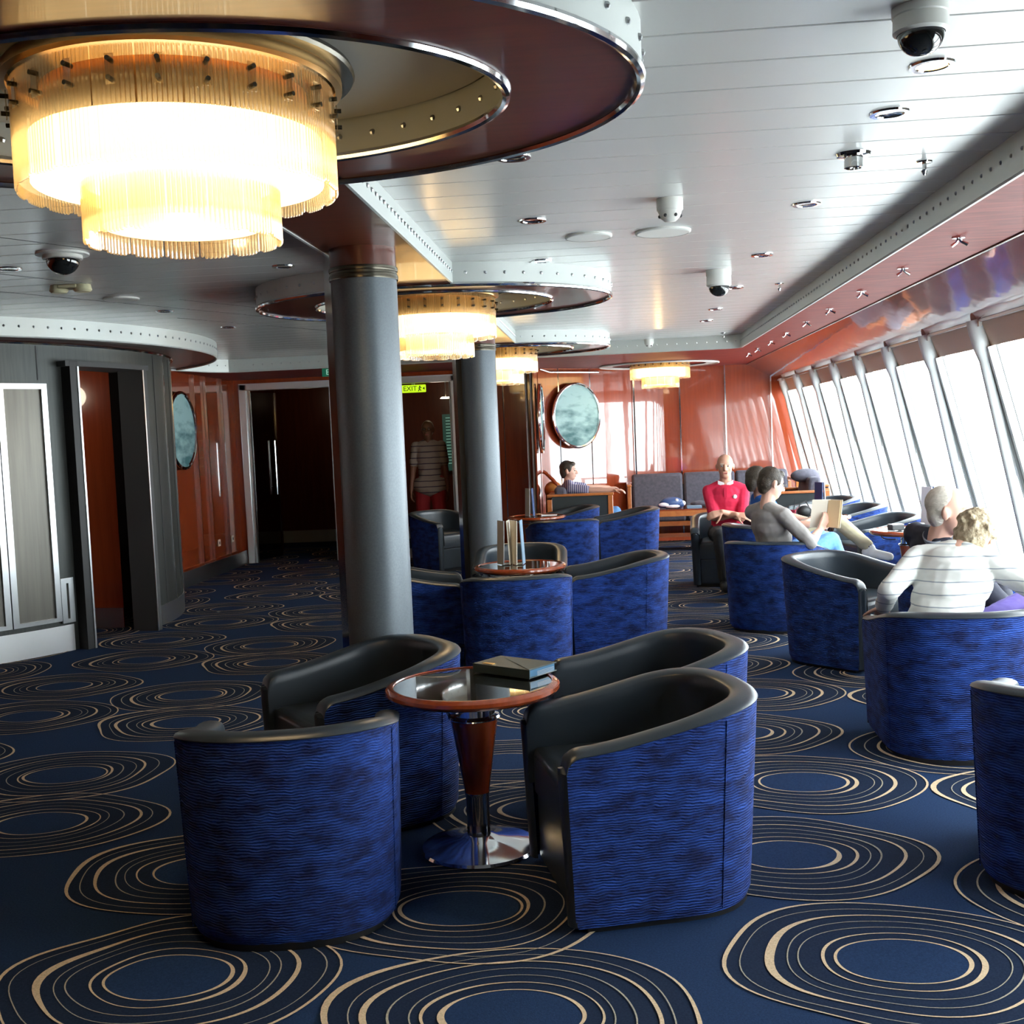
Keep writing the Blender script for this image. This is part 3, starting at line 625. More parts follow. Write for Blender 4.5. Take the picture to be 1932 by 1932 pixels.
# ---------------- tub chairs ----------------
def tub_chair():
    t = thing('tub_chair', 'x', 'chair')
    Wd, D, H0, H1, TH = .345, .345, .565, .665, .085
    def st(u, inset=0.0):
        w = Wd - inset; d = D - inset; L_ = .24
        if u < L_: x = D - (D + .02) * (u / L_); y = w
        elif u > 1 - L_: x = D - (D + .02) * ((1 - u) / L_); y = -w
        else:
            a = PI * (u - L_) / (1 - 2 * L_); e = 2 / 2.5; c, sn = math.cos(a), math.sin(a)
            y = w * math.copysign(abs(c) ** e, c); x = -.02 - (d - .02) * abs(sn) ** e
        return x, y
    def H(x): 
        q = (D - x) / (2 * D); q = max(0, min(1, q)); h = H0 + (H1 - H0) * (q * q * (3 - 2 * q))
        f = (x - (D - .055)) / .055
        if f > 0: h -= .05 * (1 - math.sqrt(max(0, 1 - f * f)))
        return h
    us = sorted(set([i / 80 for i in range(81)] + [.005, .01, .02, .03, .99, .98, .97, .995]))
    taper = lambda x, z: (1 - .055 * (1 - z / .66))
    # outer cover
    m = MB(); vs = []; zs = [0.0, .035, .09, .2, .35, .5, .75, 1]
    for u in us:
        x, y = st(u); h = H(x) - .018
        for k, zf in enumerate(zs):
            z = .028 + zf * (h - .028) if k > 1 else [.022, .05][k]; f = taper(x, z) * (.972 if k == 0 else 1); b = .02 * (1 - z / .66) if x < 0 else 0
            vs.append((x * f + b, y * f, z))
    n = len(zs); m.add(vs, [(i * n + k, i * n + k + 1, i * n + n + k + 1, i * n + n + k) for i in range(len(us) - 1) for k in range(n - 1)])
    m.build('outer_cover', 'blue_velvet', t, smooth=60)
    # leather: rounded rim, inner face, arm fronts
    m = MB(); vs = []; n = 0
    for u in us:
        x, y = st(u); xi, yi = st(u, TH); h = H(x); f = taper(x, h); row = []
        row.append((x * f, y * f, h - .021)); 
        for a in (0, 30, 60, 90, 120, 150, 175):
            c = .5 - .5 * math.cos(math.radians(a)); s_ = math.sin(math.radians(a)); tx = x * f + (xi - x * f) * c; ty = y * f + (yi - y * f) * c
            lift = .018 * s_; out = .006 * max(0, math.cos(math.radians(a)))
            row.append((tx * (1 + out), ty * (1 + out), h - .018 + lift))
        row.append((xi, yi, h - .05)); row.append((xi * 1.0, yi * .985, .45)); row.append((xi, yi * .98, .30))
        n = len(row); vs += row
    m.add(vs, [(i * n + k, i * n + k + 1, i * n + n + k + 1, i * n + n + k) for i in range(len(us) - 1) for k in range(n - 1)])
    m.build('backrest', 'leather', t, smooth=60)
    # arm fronts: rounded leather faces
    for s_ in (-1, 1):
        m = MB(); zl = [.03, .1, .25, .4, .5, H(D) - .028, H(D) - .004]; vs = []
        for z in zl:
            f = taper(D, z); w0 = Wd * f; w1 = Wd - TH * (1 if z < H(D) - .01 else .7); w0 -= .0 if z < H(D) - .01 else .03
            for k in range(7): a = PI * k / 6; yy = (w0 + w1) / 2 + (w0 - w1) / 2 * math.cos(a); vs.append((D * f - .004 + .022 * math.sin(a), s_ * yy, z))
        m.add(vs, [(i * 7 + k, i * 7 + k + 1, i * 7 + 7 + k + 1, i * 7 + 7 + k) for i in range(len(zl) - 1) for k in range(6)] + [tuple((len(zl) - 1) * 7 + k for k in range(7))])
        m.build('arm_front', 'leather', t, smooth=60)
    # seat cushion
    w_ = Wd - TH + .004
    m = MB(); pts = []
    for k in range(24): pass
    def sq(zz, g): 
        out = []
        for u in [i / 40 for i in range(41)]:
            x, y = st(u, TH - .003 + g); 
            if x > D - .02 - g: x = D - .02 - g
            out.append((x, y, zz))
        return out
    rows = [sq(.27, 0), sq(.29, 0), sq(.395, 0), sq(.418, .008), sq(.428, .03)]; n = len(rows[0])
    m.add([v for r in rows for v in r], [(j * n + i, j * n + (i + 1) % n, j * n + n + (i + 1) % n, j * n + n + i) for j in range(4) for i in range(n)] + [tuple(4 * n + i for i in range(n))])
    m.build('seat', 'leather', t, smooth=50)
    MB().box(.20, D - .028, -w_, w_, .035, .268).build('front_panel', 'leather', t, bevel=.012)
    m = MB(); pl = []
    for u in [i / 30 for i in range(31)]: x, y = st(u, .045); pl.append((min(x, D - .06), y))
    m.prism(pl, 0, .034); m.build('plinth', 'black', t)
    for s_ in (-1, 1):
        u = .30 if s_ > 0 else .70; x, y = st(u); p = []
        for k in range(9): z = .03 + (H(x) - .06) * k / 8; f = taper(x, z); b = .02 * (1 - z / .66) if x < 0 else 0; p.append((x * f * 1.004 + b, y * f * 1.004, z))
        MB().tube(p, .0022, 5).build('seam', 'blue_velvet', t)
    return t
tc0 = tub_chair(); index_kids()
G1 = 'tub chairs around the front table'; G2 = 'tub chairs around the second table'; G3 = 'tub chairs around the third table'; G4 = 'tub chairs along the windows'
CH = [
 (-1.045, 3.52, 100, 'large blue velvet tub chair at front left, its back to the camera', G1),
 (.085, 3.70, 195, 'large blue tub chair at front right, seen from its side, opening toward the table', G1),
 (-.99, 4.50, 216, 'blue tub chair behind the front-left one, dark leather inside showing', G1),
 (.15, 4.50, 199, 'blue tub chair directly behind the front-right one beside the book table', G1),
 (-.60, 6.98, 98, 'blue tub chair back at the near side of the second table', G2),
 (.03, 7.72, 186, 'blue tub chair right of the second table, its side bright at the aisle', G2),
 (-.68, 8.46, 272, 'dark-lined tub chair facing the camera across the second table', G2),
 (-1.93, 12.9, 318, 'dark tub chair in front of the man in the doorway, left of the far column', G3),
 (-.47, 11.2, 100, 'blue tub chair with its back to the camera before the third table', G3),
 (.17, 12.3, 187, 'blue tub chair beside the aisle at the third table, before the long sofa', G3),
 (-.48, 12.95, 195, 'low blue tub chair beyond the third table, only its rim showing', G3),
 (1.10, 11.0, 265, 'dark tub chair the bald man in the red polo sits in', G4),
 (1.19, 8.5, 64, 'dark blue tub chair the woman reading a book sits in', G4),
 (1.43, 7.26, 314, 'empty dark tub chair behind the woman in the white sweater', G4),
 (1.52, 5.26, 88, 'wide blue tub chair the woman in the white sweater sits in', G4),
 (1.50, 3.74, 62, 'dark tub chair cut off by the right edge of the photo, nearest the windows', G4),
 (2.38, 11.65, 192, 'blue tub chair by the windows with pale rim, farther of the empty pair', G4),
 (2.37, 10.27, 192, 'blue tub chair by the windows, nearer of the empty pair', G4),
 (1.98, 6.62, 25, 'dark tub chair the white-haired man sits in', G4),
 (2.38, 12.9, 200, 'farthest dark tub chair by the windows near the corner armchair', G4),
 (1.30, 9.85, 15, 'dark tub chair the man in the blue shirt sits in', G4),
 (-1.34, 7.48, 8, 'dark blue tub chair beside the near column, left of the second table', G2),
]
for i, (x, y, a, lab, g) in enumerate(CH):
    if i == 0: o = tc0; o.location = (x, y, 0); o.rotation_euler = (0, 0, math.radians(a)); o['label'] = lab; o['group'] = g
    else: dup(tc0, (x, y, 0), math.radians(a), lab, g)

# ---------------- pedestal tables ----------------
def table():
    t = thing('pedestal_table', 'x', 'table')
    MB().lathe([(.001, .0), (.195, 0), (.205, .006), (.20, .016), (.14, .03), (.07, .043), (.045, .055), (.001, .055)], 56).build('base_plate', 'chrome', t)
    MB().lathe([(.041, .05), (.041, .20), (.043, .205), (.043, .213)], 32).build('stem', 'chrome', t)
    MB().lathe([(.043, .213), (.083, .485)], 40).build('tapered_column', 'wood_red', t)
    MB().lathe([(.088, .485), (.092, .49), (.088, .496), (.074, .50), (.074, .545), (.095, .552), (.105, .566), (.10, .575)], 40).build('neck', 'chrome', t)
    MB().lathe([(.001, .572), (.27, .572), (.292, .578), (.303, .592), (.302, .604), (.292, .612), (.276, .614), (.274, .610)], 72).build('rim', 'wood_red', t)
    MB().lathe([(.276, .609), (.001, .609)], 72).build('glass_inlay', 'mirror_glass', t)
    for k in range(4):
        a = PI / 4 + k * PI / 2 + .5; u = Vector((math.cos(a), math.sin(a), 0))
        MB().tube([u * .09 + Vector((0, 0, .53)), u * .14 + Vector((0, 0, .53)), u * .20 + Vector((0, 0, .54)), u * .225 + Vector((0, 0, .574))], .006, 6).build('bracket', 'chrome', t)
    return t
tb0 = table(); index_kids(); tb0.location = (-.52, 4.05, 0); tb0.scale = (1.04, 1.04, 1)
tb0['label'] = 'round red-wood pedestal table with a dark book on it, between the front chairs'; tb0['group'] = 'round pedestal tables'
dup(tb0, (-.63, 7.74, 0), .4, 'round pedestal table holding two standing menus, behind the front group')
dup(tb0, (-.80, 12.3, 0), .8, 'round pedestal table in front of the woman in the striped top')
dup(tb0, (2.38, 9.36, 0), .2, 'round pedestal table by the windows with black holders on it')
dup(tb0, (1.93, 10.95, 0), .6, 'round pedestal table by the windows with drink and black bag on it')

# ---------------- ceiling fittings ----------------
def downlight(x, y, label, lit=False, z=CEIL):
    t = thing('downlight', label, 'light', (x, y, z), 0, 'recessed downlights')
    MB().lathe([(.062, 0), (.060, -.006), (.045, -.006), (.040, .004)], 32).build('bezel', 'chrome', t)
    MB().lathe([(.040, -.003), (.03, -.001), (.001, -.001)], 24).build('lamp', 'bulb' if lit else 'dome_chrome', t)
def smoke(x, y, label, z=CEIL, m='white_plastic'):
    t = thing('smoke_detector', label, 'smoke detector', (x, y, z))
    MB().lathe([(.055, 0), (.055, -.045), (.052, -.05)], 28).build('housing', m, t)
    q = MB().lathe([(.05, -.05), (.042, -.075), (.024, -.092), (.001, -.094)], 28)
    q.build('sensor_cap', m, t)
    b = MB()
    for k in range(6):
        a = k * PI / 3; u = Vector((math.cos(a), math.sin(a), 0)); b.ball(u * .043 + Vector((0, 0, -.072)), .0075, 5)
    b.build('vent_slot', 'dark_gray', t)
def dome_cam(x, y, label, r=.075, body=.08, m='dome_black', base='white_plastic', flare=1.0):
    t = thing('dome_camera', label, 'security camera', (x, y, CEIL))
    MB().lathe([(r * 1.25 * flare, 0), (r * 1.25 * flare, -body * .3), (r * 1.2, -body * .35), (r * 1.22, -body * .9), (r * 1.05, -body)], 40).build('housing', base, t)
    q = MB().lathe([(r * 1.02 * math.cos(a * PI / 24), -body - r * .95 * math.sin(a * PI / 24)) for a in range(0, 13)], 40); q.build('dome', m, t)
def sprinkler(x, y, label, z=CEIL, g='sprinkler heads'):
    t = thing('sprinkler', label, 'sprinkler', (x, y, z), 0, g)
    MB().lathe([(.030, 0), (.028, -.006), (.001, -.007)], 20).build('escutcheon', 'chrome', t)
    MB().lathe([(.008, -.005), (.008, -.03), (.012, -.034), (.005, -.05), (.001, -.051)], 12).build('nozzle', 'chrome', t)
def speaker(x, y, label, r=.11):
    t = thing('ceiling_speaker', label, 'speaker', (x, y, CEIL), 0, 'round ceiling speakers')
    MB().lathe([(r, 0), (r, -.008), (r * .93, -.012)], 40).build('trim_ring', 'white_plastic', t)
    MB().lathe([(r * .93, -.011), (.001, -.011)], 40).build('grille', 'white_plastic', t)
downlight(.91, 3.26, 'lit amber downlight in the white ceiling, below the big dome camera', True)
for x, y, l in [(.91, 3.73, 'chrome downlight in the white ceiling, second from the lit amber one'), (.90, 5.17, 'chrome downlight in the white ceiling right of the near smoke detector'),
    (.90, 6.63, 'small chrome downlight just before the middle dome camera'), (-.30, 5.18, 'chrome downlight left of the near round speakers'),
    (-.29, 3.99, 'chrome downlight peeking out behind the rim of the big ceiling ring'), (-.33, 6.4, 'chrome downlight above the band of the second ceiling ring'),
    (-3.01, 5.67, 'chrome downlight cut by the left edge of the photo'), (-1.70, 6.08, 'chrome downlight between the near chandelier and the second ceiling ring'),
    (-3.02, 7.76, 'chrome downlight above the left drum, beyond the left speaker'), (-2.99, 9.0, 'small downlight above the end of the left drum ring'),
    (.91, 8.12, 'small chrome downlight just beyond the middle dome camera'), (.91, 9.53, 'tiny chrome downlight, second beyond the middle dome camera'), (.92, 10.53, 'tiny chrome downlight nearest the far cornice')]:
    downlight(x, y, l)
# swivelling chrome spot
t = thing('swivel_spotlight', 'chrome eyeball spotlight jutting below the white ceiling', 'light', (.91, 4.26, CEIL))
MB().lathe([(.062, 0), (.058, -.010), (.03, -.012)], 32).build('bezel', 'dome_chrome', t)
MB().lathe([(.033, -.005), (.033, -.05), (.027, -.052), (.025, -.03), (.001, -.03)], 24).build('spot_head', 'dome_chrome', t)
smoke(.29, 4.88, 'white smoke detector hanging above the middle of the ceiling')
smoke(.47, 12.37, 'small white smoke detector near the far cornice')
dome_cam(.76, 2.81, 'large white dome camera at the top edge of the photo', .052, .06)
dome_cam(.71, 7.18, 'smaller white dome camera in the middle of the ceiling', .062, .10)
dome_cam(-2.56, 5.33, 'dome camera with black eye and flat white collar, below the near chandelier', .075, .03, flare=1.3)
speaker(.30, 5.66, 'round white ceiling speaker right of its neighbour, below the near smoke detector', .135); speaker(-.06, 5.67, 'round white ceiling speaker left of its neighbour', .115)
speaker(-3.0, 7.0, 'round white ceiling speaker above the left drum')
for i, (x, y, l) in enumerate([(1.21, 4.46, 'sprinkler head nearest the camera near the cornice'), (1.20, 8.02, 'sprinkler head near the cornice, beyond the middle dome camera'), (1.22, 12.0, 'farthest sprinkler head on the white ceiling')]): sprinkler(x, y, l)
t = thing('emergency_light', 'cream two-headed fitting on the left ceiling below the dome camera', 'light', (-3.01, 6.34, CEIL))
MB().box(-.055, .055, -.05, .05, -.022, 0).build('base', 'cream_plastic', t, bevel=.006)
for s_ in (-1, 1): MB().lathe([(.045, -.0), (.052, -.03), (.04, -.042), (.001, -.042)], 20, (s_ * .07, 0, 0)).build('lamp_head', 'cream_plastic', t)
for i, (y, w_) in enumerate([(5.53, 'nearest the camera'), (6.54, 'second from the camera'), (7.57, 'third from the camera'), (8.63, 'fourth from the camera'), (9.63, 'fifth from the camera'), (10.7, 'fourth from the end wall'), (11.69, 'third from the end wall'), (12.7, 'second from the end wall'), (13.5, 'closest to the end wall')]):
    t = thing('soffit_spotlight', 'small chrome two-pronged spot under the red soffit over the windows, ' + w_, 'light', (1.65, y, ZS), .3 * math.sin(i * 2), 'chrome spots under the red soffit')
    MB().lathe([(.030, 0), (.03, -.006), (.001, -.008)], 18).build('escutcheon', 'chrome', t)
    MB().tube([(0, 0, 0), (.012, 0, -.02), (.04, .0, -.035)], [.007, .007, .009], 8).build('arm', 'chrome', t)
    MB().tube([(0, 0, -.005), (-.01, 0, -.025), (-.03, .01, -.04)], [.007, .007, .009], 8).build('arm', 'chrome', t)

# ---------------- round sea pictures ----------------
def picture(label, loc, nrm, m, r=.425, mat_='sea_picture'):
    n_ = Vector(nrm).normalized(); t = thing('porthole_picture', label, 'picture', loc, math.atan2(n_.x, -n_.y))
    t.rotation_euler = (0, 0, math.atan2(n_.y, n_.x) + PI / 2)
    # local frame: face looks along -Y
    q = MB().add([(r * .94 * math.cos(2 * PI * i / 64), -.018, r * .94 * math.sin(2 * PI * i / 64)) for i in range(64)], [tuple(range(64))]); q.build('print', mat_, t, smooth=0)
    q = MB(); q.tube([(r * .965 * math.cos(2 * PI * i / 72), -.024, r * .965 * math.sin(2 * PI * i / 72)) for i in range(72)], .020, 8, closed=True); q.build('frame', 'chrome', t)
    q = MB(); vs = []
    for i in range(72):
        a = 2 * PI * i / 72
        for rr, y in ((r, 0), (r, -.022)): vs.append((rr * math.cos(a), y, rr * math.sin(a)))
    q.add(vs, [(2 * i, 2 * i + 1, (2 * i + 3) % 144, (2 * i + 2) % 144) for i in range(72)]); q.build('rim', 'dark_rim', t)
picture('round framed sea picture on the pink-glaring angled wall', (-.455 + .045, 15.02 - .045, 1.71), (.7, -.71, 0), None)
picture('round framed sea picture on the left wall, half hidden by the dark drum', (-4.625, 12.12, 1.69), (.999, .02, 0), None, mat_='sea_picture_wave')
picture('round sea picture seen edge-on at the chrome corner', (-.83, 14.0, 1.68), (1, 0, 0), None)
wss = MB().box(-.862, -.846, 13.5, 14.3, 0, 2.32); struct('wall_return', wss, ['rosewood'])

# ---------------- signs ----------------
t = thing('exit_sign', 'green exit sign over the left doorway, half behind the column', 'sign', (-3.02, 12.62, 2.275))
MB().box(-.13, .13, -.012, .01, -.045, .045).build('panel', 'exit_green', t)
text_obj('lettering', 'EXIT', .085, 'exit_white', Matrix.Translation((0, -.014, 0)) @ Matrix.Rotation(PI / 2, 4, 'X'), t)
t = thing('exit_sign', 'glowing yellow-green exit sign hanging inside the right doorway', 'sign', (-2.42, YD + .12, 2.125))
MB().box(-.16, .16, -.012, .012, -.048, .048).build('panel', 'exit_lit', t, bevel=.01)
text_obj('lettering', 'EXIT', .085, 'exit_dark', Matrix.Translation((-.04, -.014, 0)) @ Matrix.Rotation(PI / 2, 4, 'X'), t)
q = MB(); q.ball((.085, -.014, .025), .010, 6); q.tube([(.085, -.014, .02), (.08, -.014, -.005), (.065, -.014, -.035)], .006, 6); q.tube([(.08, -.014, -.005), (.10, -.014, -.03)], .006, 6); q.tube([(.065, -.014, .005), (.108, -.014, .01)], .005, 6)
q.build('running_figure', 'exit_dark', t)
q = MB(); q.add([(.12, -.0145, 0), (.145, -.0145, .02), (.145, -.0145, -.02)], [(0, 1, 2)]); q.build('arrow', 'exit_dark', t)
MB().box(-.02, .02, -.01, .01, .048, .10).build('hanger', 'steel', t)
t = thing('notice_board', 'dark green notice board with pale lines of writing behind the standing man', 'board', (-2.18, 16.95, 1.42))
MB().box(-.27, .27, -.02, 0, -.42, .42).build('panel', 'board', t)
q = MB(); rnd = random.Random(3)
for i in range(16): z = .36 - i * .045; q.box(-.22, -.22 + rnd.uniform(.08, .17), -.024, -.021, z, z + .010); q.box(.02, .02 + rnd.uniform(.08, .2), -.024, -.021, z, z + .008)
q.build('lines', 'board_text', t)
t = thing('wall_lamp', 'small lit ceiling lamp inside the foyer, over the notice board', 'light', (-2.28, 16.2, 2.05))
MB().lathe([(.06, .02), (.08, 0), (.001, -.004)], 24).build('shade', 'foyer_lamp', t)
MB().lathe([(.008, .02), (.008, .28)], 8).build('stem', 'steel', t)
l = bpy.data.lights.new('foyer_fill', 'POINT'); l.energy = 4; l.color = (1, .8, .55); l.shadow_soft_size = .1; lo = bpy.data.objects.new('foyer_fill', l); COL.objects.link(lo); lo.location = (-2.3, 15.6, 2.15)  # added fill lights for the foyer, neither has a fixture
l2 = bpy.data.objects.new('foyer_fill', l.copy()); l2.data.energy = 1.5; COL.objects.link(l2); l2.location = (-4.2, 15.9, 2.15)
t = thing('framed_chart', 'dim green framed chart deep inside the left doorway', 'picture', (-3.42, 16.96, 1.45))
MB().box(-.2, .2, -.02, 0, -.38, .38).build('panel', 'board', t)
q = MB(); 
for i in range(5): q.box(-.16, .16, -.024, -.021, .28 - i * .13, .285 - i * .13)
q.build('lines', 'board_text', t)
def socket(x, y, z, label, n_=(1, 0, 0)):
    t = thing('wall_socket', label, 'socket', (x, y, z), math.atan2(n_[1], n_[0]), 'wall sockets')
    MB().box(0, .012, -.04, .04, -.04, .04).build('plate', 'socket', t, bevel=.003)
    MB().lathe([(.018, 0), (.018, .014), (.001, .014)], 16).build('insert', 'dark_gray', t); COL.objects[-1].rotation_euler = (0, PI / 2, 0)
socket(-4.655, 13.2, .36, 'pale wall socket on the left rosewood wall, farther from the doorway')
socket(-4.675, 13.75, .36, 'pale wall socket on the left rosewood wall, beside the doorway')

# ---------------- things on the tables ----------------
def book(label, loc, rz, w, d, h, cover, pages='page', band=True):
    t = thing('book', label, 'book', loc, rz)
    q = MB(); q.box(-w / 2, w / 2, -d / 2, d / 2, 0, .004); q.box(-w / 2, w / 2, -d / 2, d / 2, h - .004, h); q.box(-w / 2, -w / 2 + .005, -d / 2, d / 2, 0, h); q.build('cover', cover, t, bevel=.0015)
    MB().box(-w / 2 + .005, w / 2 - .006, -d / 2 + .006, d / 2 - .006, .004, h - .004).build('pages', pages, t)
    return t
t = book('dark teal hardback lying on the front pedestal table', (-.38, 4.22, .614), math.radians(56), .165, .27, .034, 'book_teal', 'book_blue')
MB().box(-.07, -.05, .05, .10, .034, .0355).build('gold_title', 'gold', t)
q = MB(); 
for k in range(4): q.box(-.05, .05, -.146, -.1455, .008 + k * .005, .0095 + k * .005)
q.build('spine_lines', 'menu_gray', t)
def menu(label, x, y, z, rz, col, h=.245, grp=None):
    t = thing('menu_card', label, 'menu', (x, y, z), rz, grp)
    for s_, nm in ((-1, 'panel'), (1, 'panel')):
        q = MB(); q.obox((s_ * .03, 0, h / 2), (.003 * 1, 0, 0), (0, .055, 0), (0 - s_ * .006, 0, h / 2)); q.v = [(a + b_ * .28 * s_, b_, c) for a, b_, c in q.v]; q.build(nm, col[0] if s_ < 0 else col[1], t)
    MB().box(-.028, .028, -.03, .03, 0, .006).build('foot', col[0], t)
    return t
g = 'standing menus on the second table'
menu('beige-sided standing menu, left one on the second table', -.73, 7.78, .614, math.radians(12), ('menu_gray', 'paper'), .30, g)
menu('standing menu with blue side, right one on the second table', -.64, 7.76, .614, math.radians(12), ('paper', 'menu_blue'), .30, g)
menu('dark standing menu at the far third table', -.86, 12.25, .614, .2, ('menu_gray', 'menu_navy'), .30)
menu('white and blue standing menu behind the open book of the reader', 1.97, 10.9, .614, .2, ('menu_navy', 'collar_white'), .32)
menu('pale standing menu just behind the head of the white-haired man', 2.55, 9.4, .614, .2, ('collar_white', 'menu_navy'), .33)
t = thing('paper_sheet', 'white sheet of paper on the far third table', 'paper', (-.66, 12.27, .6145)); MB().box(-.08, .08, -.1, .1, 0, .003).build('sheet', 'collar_white', t)
for lab, dx in (('black plastic holder on the window table, left of its twin', -.05), ('black plastic holder on the window table, right of its twin', .11)):
    t = thing('menu_holder', lab, 'holder', (2.30 + dx, 9.28 + .03 * dx, .614), .3, 'black holders on the window table')
    MB().box(-.055, .055, -.04, .04, 0, .045).build('body', 'dark_gray', t, bevel=.008); MB().box(-.05, .05, -.036, .036, .045, .05).build('lid', 'collar_white', t)
t = thing('camera_bag', 'black camera bag on the far window table beside the book', 'bag', (1.80, 10.86, .614), .3)
MB().ball((0, 0, .055), .055, 10, sc=(1.3, .9, 1)).build('body', 'black', t); MB().tube([(-.06, 0, .06), (-.04, 0, .13), (.02, 0, .15), (.06, 0, .07)], .006, 6).build('strap', 'dark_gray', t)
t = thing('drinking_glass', 'short glass of red drink with straw on the far window table', 'glass', (1.72, 11.0, .614))
MB().lathe([(.001, 0), (.028, 0), (.035, .10), (.033, .10), (.026, .006)], 24).build('tumbler', 'pane', t); MB().lathe([(.001, .008), (.025, .008), (.030, .06), (.001, .06)], 24).build('drink', 'polo_red', t)
MB().tube([(0, 0, .02), (.02, 0, .17)], .003, 6).build('straw', 'black', t)
t = thing('folded_cloth', 'white cloth bundle on the far window table behind the book', 'cloth', (1.86, 11.09, .614)); MB().ball((0, 0, .05), .07, 10, sc=(1.5, .9, .8)).build('bundle', 'collar_white', t)

# ---------------- sofas, coffee table ----------------
def sofa(label, x, y, rz, width, seats, back_z=.86, grp=None, panel=False, ah=.78):
    t = thing('sofa', label, 'sofa', (x, y, 0), rz, grp)     # faces -Y locally
    w = width / 2
    for s_ in (-1, 1):
        q = MB(); q.box(s_ * w - .03, s_ * w + .03, -.40, .38, ah - .03, ah); q.box(s_ * w - .025, s_ * w + .025, -.39, -.33, 0, ah - .03); q.box(s_ * w - .025, s_ * w + .025, .32, .38, 0, .72); q.box(s_ * w - .018, s_ * w + .018, -.3, .34, .30, .36)
        q.build('arm_frame', 'wood_orange', t, bevel=.006)
        if panel: MB().box(s_ * w - .014, s_ * w + .014, -.33, .32, .12, ah - .03).build('arm_panel', 'sofa_back', t)
    MB().box(-w, w, -.34, .34, .22, .28).build('base_rail', 'wood_orange', t)
    q = MB(); q.box(-w + .02, w - .02, .30, .37, .25, .74); q.build('back_panel', 'sofa_back', t); MB().box(-w, w, .29, .38, .735, .765).build('top_rail', 'wood_orange', t, bevel=.006)
    cw = (width - .08) / seats
    for k in range(seats):
        cx = -w + .04 + cw * (k + .5)
        MB().box(cx - cw / 2 + .005, cx + cw / 2 - .005, -.34, .20, .28, .43).build('seat_cushion', 'sofa_fabric', t, bevel=.03)
        q = MB(); q.obox((cx, .20, .64), (cw / 2 - .006, 0, 0), (0, .07, 0), (0, .03, (back_z - .42) / 2)); q.build('back_cushion', 'sofa_fabric', t, bevel=.035)
    return t
sofa('long charcoal sofa with wooden arms against the end wall', 1.33, 15.35, 0, 2.16, 3, .92)
sofa('grey armchair with wooden rails by the windows, a plump cushion on top', 2.18, 14.05, math.radians(-90), .82, 1, .84, panel=True, ah=.70)
sofa('dark armchair with wooden frame the woman in the striped top sits in', -.36, 13.78, math.radians(90), .86, 1, .84, panel=True)
t = thing('cushion', 'plump grey cushion on top of the corner sofa by the windows', 'cushion', (2.35, 14.0, .83), .3)
MB().ball((0, 0, .03), .12, 12, sc=(1.6, 1, .7)).build('pillow', 'sofa_fabric', t)
t = thing('coffee_table', 'low red-wood coffee table in front of the long sofa', 'table', (1.0, 14.2, -.045))
MB().box(-.62, .62, -.32, .32, .545, .56).build('top', 'rosewood', t, bevel=.004)
MB().box(-.62, .62, -.32, .32, .475, .545).build('apron', 'wood_orange', t, bevel=.004)
for a, b_ in ((-1, -1), (-1, 1), (1, -1), (1, 1)): MB().box(a * .57 - .03, a * .57 + .03, b_ * .27 - .03, b_ * .27 + .03, .045, .475).build('leg', 'wood_orange', t)
MB().box(-.57, .57, -.27, .27, .18, .22).build('shelf', 'wood_red', t)
t = thing('sports_bag', 'crumpled navy and white bag on the coffee table', 'bag', (.74, 14.08, .515), .2)
q = MB(); q.ball((0, 0, .07), .10, 12, sc=(1.5, .9, .72)); q.ball((.09, -.02, .05), .06, 8, sc=(1.2, 1, .8)); q.ball((-.1, 0, .045), .055, 8, sc=(1.3, 1, .7)); bgm = q.build('body', 'menu_navy', t)
q = MB(); q.ball((-.10, -.055, .055), .05, 8, sc=(1.5, .7, .5)); q.ball((.05, -.05, .10), .04, 8, sc=(.7, .9, .6)); q.ball((.14, -.03, .06), .045, 8, sc=(.7, .8, .7)); q.ball((0, -.07, .03), .045, 8, sc=(2, .8, .5))
q.build('white_trim', 'collar_white', t)
t = thing('folded_jacket', 'grey folded clothing on the coffee table behind the man in red', 'clothing', (1.12, 14.3, .515)); q = MB(); q.ball((0, 0, .035), .09, 10, sc=(1.5, .9, .42)); q.ball((.06, .01, .06), .05, 8, sc=(1.4, 1, .6)); q.build('folds', 'sofa_fabric', t)
t = thing('tray', 'blue-grey flat box on the coffee table beside the grey clothing', 'tray', (1.0, 14.02, .515)); MB().box(-.08, .10, -.06, .06, 0, .03).build('body', 'menu_blue', t, bevel=.004)
t = thing('tote_bag', 'tall round tan leather bag on a stand, left of the woman in the striped top', 'bag', (-.71, 14.36, .0), .2)
q = MB(); q.ball((0, 0, .78), .115, 14, sc=(1, .8, 1)); cap0 = q.lathe([(.001, 0), (.10, .0), (.11, .3), (.10, .72), (.001, .76)], 20); q.build('body', 'tan_leather', t)
q = MB(); q.tube([(-.13, -.02, 1.02), (-.09, -.02, 1.0), (.0, -.06, .90), (.07, -.06, .80)], .024, 8); q.build('strap', 'wood_red', t)
